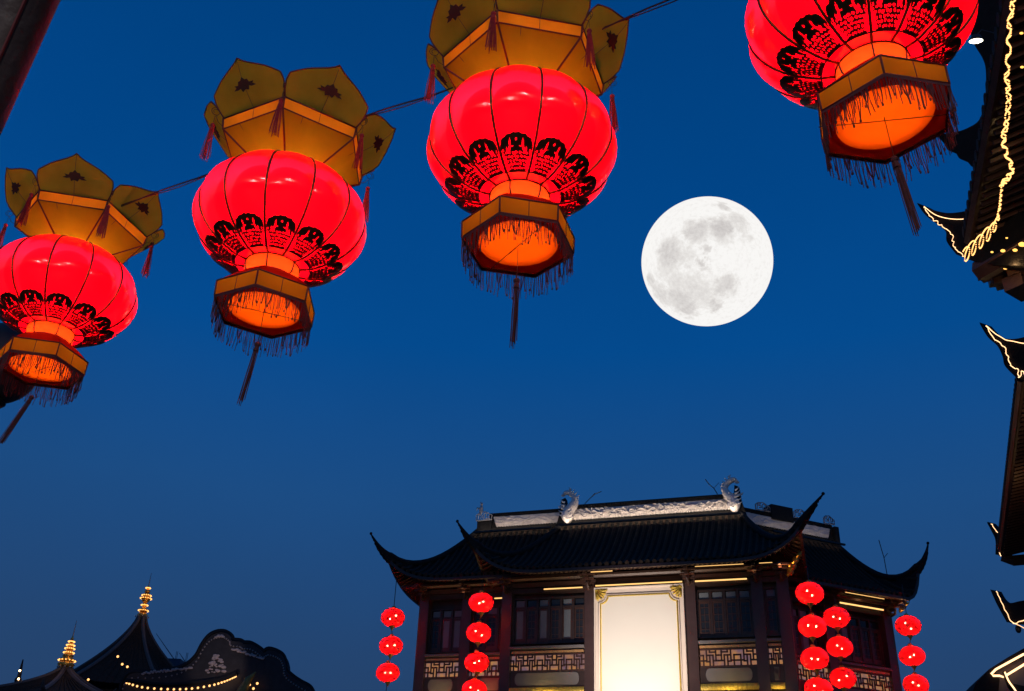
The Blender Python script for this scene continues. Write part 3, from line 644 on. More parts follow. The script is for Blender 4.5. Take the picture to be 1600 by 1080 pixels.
o2 = notch(x0+.20, x1-.20, .22, zt-.30, .32, -.02)
mb = MB(); mb.tube([(p[0], -.02, p[2]) for p in o2], .03, 6, closed=True); mb.build('moulding', M_signf, sg, smooth=True)
mb = MB()
for a, b in (((x0, -.06, 0), (x0+.05, -.001, zt)), ((x1-.05, -.06, 0), (x1, -.001, zt)), ((x0+.05, -.06, zt-.05), (x1-.05, -.001, zt))): mb.b2(a, b)
mb.build('frame', M_signf, sg)
for sx_ in (0, 1):
    mb = MB()
    for k in range(46):
        a = random.random()*pi/2; r = random.uniform(.04, .46)*(1 if k % 3 else .9)
        cx = (x0+.06 if not sx_ else x1-.06)+(1 if not sx_ else -1)*r*sin(a); cz = zt-.07-r*cos(a)
        mb.ball((cx, -.05, cz), random.uniform(.025, .055), (1, .7, 1), n=6, m_=4)
    for k in range(5):
        s_ = 1 if not sx_ else -1; bx_ = x0+.06 if not sx_ else x1-.06; a = pi/2*(k+.5)/5
        mb.tube([(bx_+s_*.1*sin(a), -.05, zt-.1-.1*cos(a)), (bx_+s_*.35*sin(a), -.07, zt-.1-.35*cos(a)), (bx_+s_*.47*sin(a+.1), -.05, zt-.1-.47*cos(a+.1))], [.03, .04, .02], 6)
    mb.build('corner_carving', M_gilt, sg, smooth=True)
for x in (-1.1, 0, 1.1):
    lamp('sign_light', 'SPOT', 3900, (1, .86, .75), TA @ Vector((x*.6, -8.2, 1.6)), None, size=.12, rot=aim(TA.to_3x3() @ Vector((0, 8.0, 9.0))), spot_size=radians(32), spot_blend=.8)
mb = MB(); mb.b2((-1.2, -8.1, -4.75), (1.2, -7.9, -4.6)); mb.b2((-.06, -8.1, -6.0), (.06, -7.98, -4.75)); mb.build('lamp_bar', M_wire, sg)

# ================================================================== SMALL LANTERNS ON THE HALL
def small_meshes():
    n = 20
    mb = MB()
    def fn(u, v):
        th = .22+(pi-.44)*v; an = 2*pi*u; k = 1+.010*abs(sin(n/2*an))
        return Vector((.51*k*sin(th)*cos(an), .51*k*sin(th)*sin(an), .405*cos(th)))
    mb.grid(fn, n*4, 20, True)
    sh = mb.build('shade', M_small, None, smooth=True)
    mb = MB(); mb.lathe([(.02, .50), (.07, .49), (.09, .45), (.12, .40), (.13, .375), (.01, .37)], 16); ct = mb.build('top_cap', M_gilt)
    mb = MB(); mb.lathe([(.01, -.37), (.13, -.375), (.12, -.41), (.09, -.45), (.05, -.50), (.015, -.58)], 16); cb = mb.build('bottom_cap', M_gilt)
    mb = MB()
    for k in range(n):
        an = 2*pi*k/n; mb.tube([(.513*sin(th)*cos(an), .513*sin(th)*sin(an), .408*cos(th)) for th in [.22+(pi-.44)*j/12 for j in range(13)]], .0025, 3)
    ri = mb.build('wire_ribs', M_small_rib, kind='stuff')
    mb = MB().ball((0, 0, 0), .036, n=6, m_=5); bu = mb.build('bulb', M_sbulb, smooth=True)
    ms = [o.data for o in (sh, ct, cb, ri, bu)]
    for o in (sh, ct, cb, ri, bu): D.objects.remove(o)
    return ms
M_small_rib = cloth('small_lantern_rib', (.8, .004, .006), .8, front=(.3, .01, .01), var=(.9, 1))
M_sbulb = emit('small_bulb', (1, .80, .68), 60)
t_ = M_sbulb.node_tree; ad_ = N(t_, 'ShaderNodeAddShader'); tp_ = N(t_, 'ShaderNodeBsdfTransparent'); o_ = [n for n in t_.nodes if n.type == 'OUTPUT_MATERIAL'][0]; e_ = [n for n in t_.nodes if n.type == 'EMISSION'][0]
t_.links.new(e_.outputs[0], ad_.inputs[0]); t_.links.new(tp_.outputs[0], ad_.inputs[1]); t_.links.new(ad_.outputs[0], o_.inputs[0])
SM = small_meshes()
strings = [
    ('in the string off the left corner of the hall', [(614, 965), (611, 1009), (606, 1051)], 43.3, ('top', 'middle', 'lowest')),
    ('in the string before the narrow left bay of the hall', [(752, 942), (748, 989), (745, 1035), (741, 1078)], 41.0, ('top', 'second', 'third', 'lowest')),
    ('in the string by the corner column right of the sign', [(1265, 927), (1269, 979), (1273, 1029), (1279, 1077)], 37.0, ('top', 'second', 'third', 'lowest')),
    ('in the inner string before the angled right wing', [(1307, 965), (1312, 1011), (1317, 1060)], 39.6, ('top', 'middle', 'lowest')),
    ('in the string off the far right corner of the hall', [(1419, 978), (1425, 1025), (1431, 1070)], 41.0, ('top', 'middle', 'lowest')),
]
for si, (where, pts, dep, nm) in enumerate(strings):
    pos = [at(px, py, dep+k*0) for k, (px, py) in enumerate(pts)]
    ax = sum((p.x for p in pos))/len(pos); ay = sum((p.y for p in pos))/len(pos)
    pos = [Vector((ax+(p.x-ax)*.4, ay+(p.y-ay)*.4, p.z)) if False else Vector((p.x, p.y, p.z)) for p in pos]
    for k, p in enumerate(pos):
        t = thing('round_lantern', f'{nm[k]} round red lantern {where}', 'lantern', p-Vector((0, 0, .0)), random.random()*3, 'small round red lanterns hung in strings on the hall')
        t.rotation_euler = (random.uniform(-.08, .08), random.uniform(-.08, .08), random.random()*3)
        for mesh, nme in zip(SM[:3], ('shade', 'top_cap', 'bottom_cap')): inst(mesh, nme, t)
        rz_ = -t.rotation_euler[2]; sp = random.uniform(.06, .17); tilt = random.uniform(-.1, .1)
        for q in (-1, 1): inst(SM[4], 'bulb', t, loc=(q*sp*cos(rz_), q*sp*sin(rz_), random.uniform(-.03, .03)+q*tilt))
        lamp('bulb_light', 'POINT', random.uniform(7, 11), (1, .8, .68), (0, 0, 0), t, size=.06)
    mb = MB(); top = pos[0]+Vector((0, 0, .95 if si not in (0, 4) else 1.7)); P = [top]+[q for p in pos for q in (p+Vector((0, 0, .47)), p-Vector((0, 0, .5)))]+[pos[-1]-Vector((0, 0, 1.2))]
    mb.tube(P, .016, 4)
    o = mb.build('lantern_cord', M_wire); tag(o, f'thin dark cord {where.replace("in the", "of the")}', 'cord')

# ================================================================== LARGE PALACE LANTERNS
a_, b_ = .578, .42
TH0 = math.asin(.20/a_); TH1 = pi-math.asin(.25/a_)
def S(az, v, off=0.0):
    th = TH0+(TH1-TH0)*v; k = 1+.045*abs(sin(6*az))**.75*sin(th)**.6
    n = Vector((sin(th)/a_*cos(az), sin(th)/a_*sin(az), cos(th)/b_)).normalized()
    return Vector((a_*k*sin(th)*cos(az), a_*k*sin(th)*sin(az), b_*cos(th)))+n*off
def hexp(k, R, z): an = k*pi/3; return Vector((R*cos(an), R*sin(an), z))
def lantern_parts():
    L = {}
    mb = MB(); mb.grid(lambda u, v: S(2*pi*u, v), 192, 48, True)
    mb.lathe([(.252, -.382), (.18, -.384)], 96); mb.lathe([(.205, .395), (.05, .40)], 48)
    L['body'] = [(mb, M_body, True, 0, 1)]
    mb = MB(); mb.tube([S(0, .0+j/40*.985, .004) for j in range(41)]+[Vector((.19, 0, -.39))], .0078, 5); L['rib'] = [(mb, M_rib, True, 0, 12)]
    # pierced papercut ornament centred on a panel
    U, V = 72, 52; th_w = radians(29.0); keep = {}
    HR = random.Random(12); holes = []
    for row in range(5):
        for q in range(-4, 5):
            holes.append(((q+(.5 if row % 2 else 0))*.215+HR.uniform(-.025, .025), .085+row*.098+HR.uniform(-.012, .012), HR.uniform(.066, .098), HR.uniform(.032, .044), HR.uniform(-.6, .6)))
    def solid(u, v):      # u -1..1 across, v 0 (inner, bottom) .. 1 (outer)
        au = abs(u)
        top = .60+.34*sqrt(max(0, 1-(au/.95)**2.6)) + .035*abs(sin(au*9.5+.4))
        lim = .66+.10*v/.4+.07*sin(v*30) if v < .40 else (.80+(v-.40)/.10*.17 if v < .5 else .97-.06*abs(sin(v*15)))
        if v > top or au > lim: return False
        for cx, cz, r, g_ in ((-.50, .71, .19, 1), (.50, .71, .19, -1)):       # comma spirals
            dx = u-cx; dz = (v-cz)*.8; d = sqrt(dx*dx+dz*dz); an = atan2(dz, dx*g_)
            if .085 < d < r and an > -2.5 and an < .6: return False
        for cx, cz, a, b in ((0, .80, .06, .04), (-.24, .64, .075, .022), (.24, .64, .075, .022), (-.82, .56, .05, .045), (.82, .56, .05, .045)):
            if ((u-cx)/a)**2+((v-cz)/b)**2 < 1: return False
        for cx, cz, a, b, rt in holes:
            if cz < .55:
                dx = u-cx; dz = v-cz; x_ = dx*cos(rt)+dz*sin(rt)*2; z_ = dz*cos(rt)-dx*sin(rt)*.5
                if (x_/a)**2+(z_/b)**2 < 1: return False
        return True
    def P_(i, j, off):
        u = -1+2*i/U; v = j/V; az = pi/12+u*th_w/2; vv = 1-.001-.195*v
        return S(az, vv, off)
    mb = MB()
    for j in range(V):
        for i in range(U):
            if solid(-1+2*(i+.5)/U, (j+.5)/V): keep[i, j] = 1
    idx = {}
    def vid(i, j, s_):
        key = (i, j, s_)
        if key not in idx: idx[key] = len(mb.v); mb.v.append(P_(i, j, .008 if s_ else .002))
        return idx[key]
    for (i, j) in keep:
        mb.f.append((vid(i, j, 1), vid(i+1, j, 1), vid(i+1, j+1, 1), vid(i, j+1, 1)))
        for (di, dj, a, b) in ((-1, 0, (i, j+1), (i, j)), (1, 0, (i+1, j), (i+1, j+1)), (0, -1, (i, j), (i+1, j)), (0, 1, (i+1, j+1), (i, j+1))):
            if (i+di, j+dj) not in keep: mb.f.append((vid(*a, 1), vid(*b, 1), vid(*b, 0), vid(*a, 0)))
    L['ornament'] = [(mb, M_orn, False, 0, 12)]
    # neck, cap, base
    mb = MB(); mb.lathe([(.182, -.386), (.185, -.41), (.178, -.45), (.160, -.482)], 72); L['neck'] = [(mb, M_neck, True, 0, 1)]
    mb = MB()
    for z, r in ((-.386, .186), (-.482, .163), (-.380, .254)):
        mb.tube([(r*cos(t), r*sin(t), z) for t in [2*pi*k/72 for k in range(72)]], .0045, 5, closed=True)
    for k in range(6):
        t = k*pi/3; mb.tube([(.186*cos(t), .186*sin(t), -.386), (.189*cos(t), .189*sin(t), -.41), (.182*cos(t), .182*sin(t), -.45), (.164*cos(t), .164*sin(t), -.482)], .005, 5)
    L['neck_wires'] = [(mb, M_hook, True, 0, 1)]
    def hexr(t):
        t = t % (pi/3); return cos(pi/6)/cos(t-pi/6)
    mb = MB(); mb.grid(lambda u, v: Vector(((.160*(1-v)+.343*hexr(2*pi*u)*v)*cos(2*pi*u), (.160*(1-v)+.343*hexr(2*pi*u)*v)*sin(2*pi*u), -.482-.143*v+.02*sin(pi*v))), 72, 6, True)
    L['base_cap'] = [(mb, M_cap, False, 0, 1)]
    mb = MB(); mb.grid(lambda u, v: hexp(0, .343-.004*v, -.625-.11*v)*(1-u)+hexp(1, .343-.004*v, -.625-.11*v)*u, 6, 3); L['base_band'] = [(mb, M_band, False, 0, 6)]
    mb = MB(); mb.grid(lambda u, v: Vector(((.238*(1-v)+.336*hexr(2*pi*u)*v)*cos(2*pi*u), (.238*(1-v)+.336*hexr(2*pi*u)*v)*sin(2*pi*u), -.728-.004*v)), 72, 2, True); L['base_ring'] = [(mb, M_ring, False, 0, 1)]
    mb = MB(); mb.lathe([(.262, -.716), (.18, -.7165), (.09, -.717), (.001, -.717)], 48); L['base_disc'] = [(mb, M_disc, True, 0, 1)]
    mb = MB()
    for k in range(6):
        for z, R in ((-.622, .345), (-.737, .341)): mb.tube([hexp(k, R, z), hexp(k+1, R, z)], .006, 5)
        mb.tube([hexp(k, .346, -.625), hexp(k, .342, -.737)], .006, 5); q = (hexp(k, .344, 0)+hexp(k+1, .344, 0))/2; mb.tube([q+Vector((0, 0, -.625)), q+Vector((0, 0, -.735))], .0025, 4)
        mb.tube([hexp(k, .163, -.484), hexp(k, .343, -.622)], .004, 4)
    L['base_frame'] = [(mb, M_pipe, True, 0, 1)]
    # fringe along one side of the base
    mb = MB(); rnd = random.Random(3)
    for k in range(32):
        t = (k+.5)/32+rnd.uniform(-.02, .02); p = hexp(0, .340, -.74)*(1-t)+hexp(1, .340, -.74)*t; l = rnd.uniform(.11, .19); dx = rnd.uniform(-.012, .012); dy = rnd.uniform(-.012, .012)
        q = p+Vector((dx, dy, -l)); mb.tube([p, (p+q)/2+Vector((dy*.5, dx*.5, 0)), q], .0024, 3)
        if k % 4 == 1: mb.ball(q, .006, (1, 1, 1.8), n=5, m_=3)
    for t0, t1, dp in ((.2, .36, .13), (.62, .72, .10)):
        a = hexp(0, .340, -.74)*(1-t0)+hexp(1, .340, -.74)*t0; b = hexp(0, .340, -.74)*(1-t1)+hexp(1, .340, -.74)*t1
        mb.tube([a, a*.7+b*.3-Vector((0, 0, dp*.8)), (a+b)/2-Vector((0, 0, dp)), a*.3+b*.7-Vector((0, 0, dp*.8)), b], .0035, 4)
    mb.grid(lambda u, v: hexp(0, .3435, -.735-.022*v)*(1-u)+hexp(1, .3435, -.735-.022*v)*u, 6, 1)
    L['fringe'] = [(mb, M_tasd, False, 0, 6)]
    # crown
    def bowl(u, v):
        R = .24+(.53-.24)*v; z = .40+.18*v-.016*sin(pi*v)*sin(pi*u); return hexp(0, R, z)*(1-u)+hexp(1, R, z)*u
    mb = MB(); mb.grid(bowl, 8, 8); L['bowl_panel'] = [(mb, M_crown, True, 0, 6)]
    mb = MB(); mb.grid(lambda u, v: hexp(0, .53+.012*v, .58+.09*v)*(1-u)+hexp(1, .53+.012*v, .58+.09*v)*u, 8, 3); L['crown_band'] = [(mb, M_band, False, 0, 6)]
    # petal
    HW = [(0, .268), (.12, .288), (.28, .302), (.42, .296), (.52, .250), (.64, .192), (.75, .122), (.85, .060), (.93, .022), (1.0, .004)]
    def halfw(v):
        for (a, wa_), (b, wb_) in zip(HW[:-1], HW[1:]):
            if v <= b: t = (v-a)/(b-a); return wa_+(wb_-wa_)*t
        return .004
    mid = (hexp(0, 1, 0)+hexp(1, 1, 0))/2; od = mid.normalized(); tv = Vector((-od.y, od.x, 0)); Rm = .542*cos(pi/6)
    def pet(u, v, off=0):
        h = .35*v; w = halfw(v)*(2*u-1)
        c = od*(Rm+.70*h+.03*sin(pi*v))+Vector((0, 0, .67+.72*h)); nn = (od*.72-Vector((0, 0, .70)))
        return c+tv*w+nn*(off-.03*(2*u-1)**2*sin(pi*min(1, v*1.2)))
    mb = MB(); mb.grid(lambda u, v: pet(u, v*.995), 14, 20); L['petal'] = [(mb, M_petal, True, 0, 6)]
    mb = MB(); vs_ = [k/24 for k in range(25)]
    mb.tube([pet(0, v) for v in vs_]+[pet(1, v) for v in reversed(vs_[:-1])], .0055, 5); mb.tube([pet(0, 0), pet(1, 0)], .006, 5); mb.tube([pet(.5, k/10, .003) for k in range(11)], .0018, 4)
    L['petal_piping'] = [(mb, M_pipe, True, 0, 6)]
    # flower-and-leaf motif on the petal
    mot = [(-1, -.32), (-.72, -.10), (-.85, .10), (-.50, .05), (-.40, .38), (-.18, .42), (0, .72), (.2, .42), (.42, .40), (.50, .08), (.88, .06), (.75, -.12), (1, -.34), (.62, -.36), (.40, -.25), (.28, -.58), (0, -.46), (-.28, -.62), (-.38, -.28), (-.64, -.36)]
    mb = MB(); cpt = [pet(.5+.5*x*.095/halfw(.42+y*.2), .42+y*.2, .008) for x, y in mot]; c0 = pet(.5, .42, .008)
    mb.add([c0]+cpt+[p-(od*.72-Vector((0, 0, .70)))*.005 for p in cpt], [(0, i+1, (i+1) % len(mot)+1) for i in range(len(mot))]+[(i+1, (i+1) % len(mot)+1, len(mot)+(i+1) % len(mot)+1, len(mot)+i+1) for i in range(len(mot))])
    L['motif'] = [(mb, M_motif, False, 0, 6)]
    mb = MB()
    for k in range(6):
        for z, R in ((.58, .531), (.67, .544)): mb.tube([hexp(k, R, z), hexp(k+1, R, z)], .006, 5)
        mb.tube([hexp(k, .243, .399), hexp(k, .534, .579), hexp(k, .547, .67)], .0075, 5)
        q = lambda R, z, kk=k: (hexp(kk, R, z)+hexp(kk+1, R, z))/2
        mb.tube([q(.53, .58), q(.542, .67)], .0022, 4)
        mb.tube([hexp(k, .24, .40)*.85+hexp(k+1, .24, .40)*.15, hexp(k, .53, .575)*.72+hexp(k+1, .53, .575)*.28], .0018, 4)
        mb.tube([(0, 0, .70), hexp(k, .54, .67)], .004, 4)
    mb.tube([(0, 0, .38), (0, 0, .84)], .006, 5)
    mb.tube([(.03*cos(t), 0, .87+.03*sin(t)) for t in [2*pi*k/12 for k in range(12)]], .004, 4, closed=True)
    L['crown_frame'] = [(mb, M_pipe, True, 0, 1)]
    # corner hook, thread, tassel
    mb = MB(); P = [Vector((.54, 0, .665)), Vector((.565, 0, .70))]
    for k in range(22):
        t = k/21; an = pi*.9-t*pi*3.2; r = .040*(1-t*.6); P.append(Vector((.605+r*cos(an), 0, .70+r*sin(an))))
    mb.tube(P, .0022, 4); mb.tube([Vector((.54, 0, .60)), Vector((.575, 0, .62)), Vector((.60, 0, .665))], .0022, 4)
    L['hook'] = [(mb, M_hook, True, 0, 6)]
    mb = MB(); mb.tube([(.605, 0, .66), (.606, 0, .60)], .0016, 4); L['thread'] = [(mb, M_hook, False, 0, 6)]
    def tassel(mb, x, z, l, r, rnd, spread=.02, n=30):
        mb.ball((x, 0, z), r*1.25, n=8, m_=6); mb.tube([(x, 0, z-r), (x, 0, z-r*3.2)], [r*.9, r*1.15], 8)
        for k in range(n):
            an = rnd.random()*2*pi; q = sqrt(rnd.random()); p = Vector((x+r*q*cos(an), r*q*sin(an), z-r*2)); e = Vector((x+(r*q+spread*q)*cos(an), (r*q+spread*q)*sin(an), z-l*rnd.uniform(.88, 1)))
            mb.tube([p, (p+e)/2+Vector((rnd.uniform(-.003, .003), rnd.uniform(-.003, .003), 0)), e], .0024, 3)
    L['tassel'] = []
    mb = MB(); tassel(mb, .606, .575, .31, .014, random.Random(5), .026); L['tassel'] = [(mb, M_tas, False, 0, 6)]
    # base cross wire, centre string and long tassel
    mb = MB(); mb.tube([(.325, 0, -.742), (-.325, 0, -.742)], .003, 4); mb.tube([(0, 0, -.72), (0, 0, -.99)], .0022, 4); L['centre_string'] = [(mb, M_hook, False, 0, 1)]
    mb = MB(); tassel(mb, 0, -.99, .45, .016, random.Random(8), .006, 22); L['long_tassel'] = [(mb, M_tasd, False, 0, 1)]
    out_ = []
    for k, lst in L.items():
        for mb, mt, sm, off, cnt in lst:
            o = mb.build(k, mt, smooth=sm); out_.append((k, o.data, cnt)); D.objects.remove(o)
    return out_
LP = lantern_parts()
ZB = .735
def palace_lantern(px, py, dep, a, label, wa=0.6, tt=0.0, swing=(0, 0), tilt=(0, 0)):
    tilt = (0, tt)
    p = at(px, py, dep)          # centre of the base plate
    phi = atan2(CAM.y-p.y, CAM.x-p.x)
    t = thing('palace_lantern', label, 'lantern', p, phi+radians(a), 'large red palace lanterns with lotus crowns hung on the overhead cable')
    t.rotation_euler = (Matrix.Rotation(tt, 4, 'Y') @ Matrix.Rotation(phi+radians(a), 4, 'Z')).to_euler()
    for name, me, cnt in LP:
        for k in range(cnt):
            rz = k*2*pi/cnt
            if cnt == 1 and name == 'centre_string': rz = wa
            o = inst(me, {'neck_wires': 'neck_wire', 'rib': 'rib'}.get(name, name), t, rz, (0, 0, ZB), 'stuff' if name == 'fringe' else None)
            if name in ('ornament', 'fringe', 'body'): pass
            if name == 'long_tassel':
                o.location = (0, 0, ZB-.99); 
                o.rotation_euler = (0, 0, 0)
                wd = Vector((swing[0], swing[1], 0)); wd.rotate(Matrix.Rotation(-(phi+radians(a)), 3, 'Z'))
                o.rotation_mode = 'QUATERNION'; o.rotation_quaternion = Vector((0, 0, -1)).rotation_difference(Vector((wd.x, wd.y, -1)))
            if name in ('tassel', 'thread'): o.rotation_euler[0] = 0; o.location.z += 0
            if name == 'petal': o.rotation_euler[2] += random.uniform(-.012, .012)
    lamp('bulb_light', 'POINT', E_BODY, (1, .85, .7), (0, 0, ZB+.02), t, size=.10)
    lamp('bulb_light', 'POINT', E_CROWN, (1, .72, .42), (0, 0, ZB+.435), t, size=.05)
    lamp('bulb_light', 'POINT', E_BASE, (1, .72, .5), (0, 0, ZB-.46), t, size=.05)
    return t
E_BODY, E_CROWN, E_BASE = 50, 5.2, 1.6
# long tassel mesh pivots at its string end
for name, me, cnt in LP:
    if name == 'long_tassel':
        for v in me.vertices: v.co.z += .99
L_spec = [
    (62.5, 577, 8.15, 14, 'leftmost palace lantern, cut by the left edge, smallest of the big lanterns', .3, (-.34, 0)),
    (412.5, 486.5, 6.75, -14, 'second palace lantern from the left, hanging lower than the one beside the moon', 1.9, (-.09, 0)),
    (809.5, 383, 6.03, -19.5, 'large palace lantern left of the moon with its crown touching the top edge', .9, (-.02, .0)),
    (1382.5, 187, 5.05, 6, 'largest palace lantern above the right eave, its crown cut off by the top edge', 1.75, (.06, 0)),
]
LT = [palace_lantern(px, py, d, a, lb, wa, tt, sw) for (px, py, d, a, lb, wa, sw), tt in zip(L_spec, (0, .008, -.004, -.045))]
# overhead cable
ax = [t.location+Vector((0, 0, ZB+.78)) for t in LT]
ends = [at(-160, 420, 9.6), None]
dirn = (ax[3]-ax[2]); e0 = ax[0]+(ax[0]-ax[1])*.9+Vector((0, 0, .1)); e1 = ax[3]+dirn*1.0+Vector((0, 0, .15))
pts = [e0]+ax+[e1]; P = []; Q = []
for a, b in zip(pts[:-1], pts[1:]):
    for k in range(12):
        t = k/12; q = a*(1-t)+b*t-Vector((0, 0, .16*t*(1-t))); P.append(q+Vector((0, .008*sin(k*1.1), .008*cos(k*1.1)))); Q.append(q+Vector((0, -.010*sin(k*.9), -.014*cos(k*.9)-.01)))
P.append(pts[-1]); Q.append(pts[-1])
mb = MB(); mb.tube(P, .0065, 5)
cb = mb.build('overhead_cable', M_wire); tag(cb, 'black twisted cable running diagonally behind the lantern crowns', 'cable')
mb = MB(); mb.tube(Q, .0045, 5); mb.build('power_wire', M_wire, cb)
# street lamps behind the viewer whose reflections glint on the silk
for q_, e_ in (((2.6, -10, 8.4), 1500), ((-4.6, -8.5, 5.9), 950)):
    lamp('street_light', 'POINT', e_, (1, .95, .88), q_, None, size=.34)

# ================================================================== RIGHT-HAND STREET EAVES
along = Vector((.335, .942, 0)).normalized(); inw = Vector((along.y, -along.x, 0))      # into the building
def rope(P, name, label, material=M_rope, r=.0105, step=.034, parent=None):
    P = [Vector(p) for p in P]; mb = MB(); acc = 0
    for a, b in zip(P[:-1], P[1:]):
        L = (b-a).length
        while acc < L: mb.octa(a+(b-a)*(acc/L), r); acc += step
        acc -= L
    o = mb.build(name, material, parent, kind=None)
    return o
def smooth_px(K, n=10):
    out = []; K = [Vector((*k, 0)) for k in K]
    for i in range(len(K)-1):
        p0 = K[max(i-1, 0)]; p1 = K[i]; p2 = K[i+1]; p3 = K[min(i+2, len(K)-1)]
        for j in range(n):
            t = j/n; out.append(.5*((2*p1)+(p2-p0)*t+(2*p0-5*p1+4*p2-p3)*t*t+(3*p1-p0-3*p2+p3)*t**3))
    out.append(K[-1]); return [(p.x, p.y) for p in out]
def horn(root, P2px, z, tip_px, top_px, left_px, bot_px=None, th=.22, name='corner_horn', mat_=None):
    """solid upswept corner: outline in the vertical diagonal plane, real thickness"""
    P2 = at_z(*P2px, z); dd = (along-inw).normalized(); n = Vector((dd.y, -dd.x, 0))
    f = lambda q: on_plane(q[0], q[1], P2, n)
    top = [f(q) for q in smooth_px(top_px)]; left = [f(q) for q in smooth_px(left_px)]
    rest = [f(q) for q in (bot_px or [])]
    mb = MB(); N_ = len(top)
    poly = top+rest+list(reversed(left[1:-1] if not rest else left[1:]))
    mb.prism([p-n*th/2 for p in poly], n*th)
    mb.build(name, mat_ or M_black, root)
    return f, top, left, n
def eave(root, P0, P1, depth=1.6, rise=.55, over=.0, rows=True, step=.17, drop=.0):
    """eave run from P0 to P1 (near to far): tiled top, round tile ends, soffit and rafters"""
    d = (P1-P0); L = d.length; d.normalize(); n = Vector((d.y, -d.x, 0)).normalized()
    up = Vector((0, 0, 1))
    mb = MB(); a = [P0, P1, P1+n*depth+up*rise, P0+n*depth+up*rise]
    mb.add([q for q in a]+[q+up*.10 for q in a], [(0, 1, 2, 3), (7, 6, 5, 4), (0, 4, 5, 1), (1, 5, 6, 2), (2, 6, 7, 3), (3, 7, 4, 0)])
    mb.build('soffit', M_wood, root)
    k = int(L/step)
    ra = MB()
    for i in range(k):
        ra.tube([P0+d*(L*(i+.5)/k)+n*.04-up*.04, P0+d*(L*(i+.5)/k)+n*depth+up*(rise-.04)], .035, 4)
        if rows: ra.build('rafter', M_wood2, root); ra = MB()
    if not rows: ra.build('rafters', M_wood2, root, kind='stuff')
    ti = MB(); ksp = int(L/.2)
    for i in range(ksp):
        q = P0+d*(L*(i+.5)/ksp); ti.tube([q-n*.06+up*.14, q+n*depth+up*(rise+.16)], .06, 6); ti.tube([q-n*.075+up*.13, q-n*.055+up*.13], .078, 8)
    ti.build('tile_rows', M_tile, root, kind='stuff')
    fb = MB(); fb.tube([P0-n*.02+up*.03, P1-n*.02+up*.03], .055, 4); fb.build('fascia', M_wood, root)
    return d, n

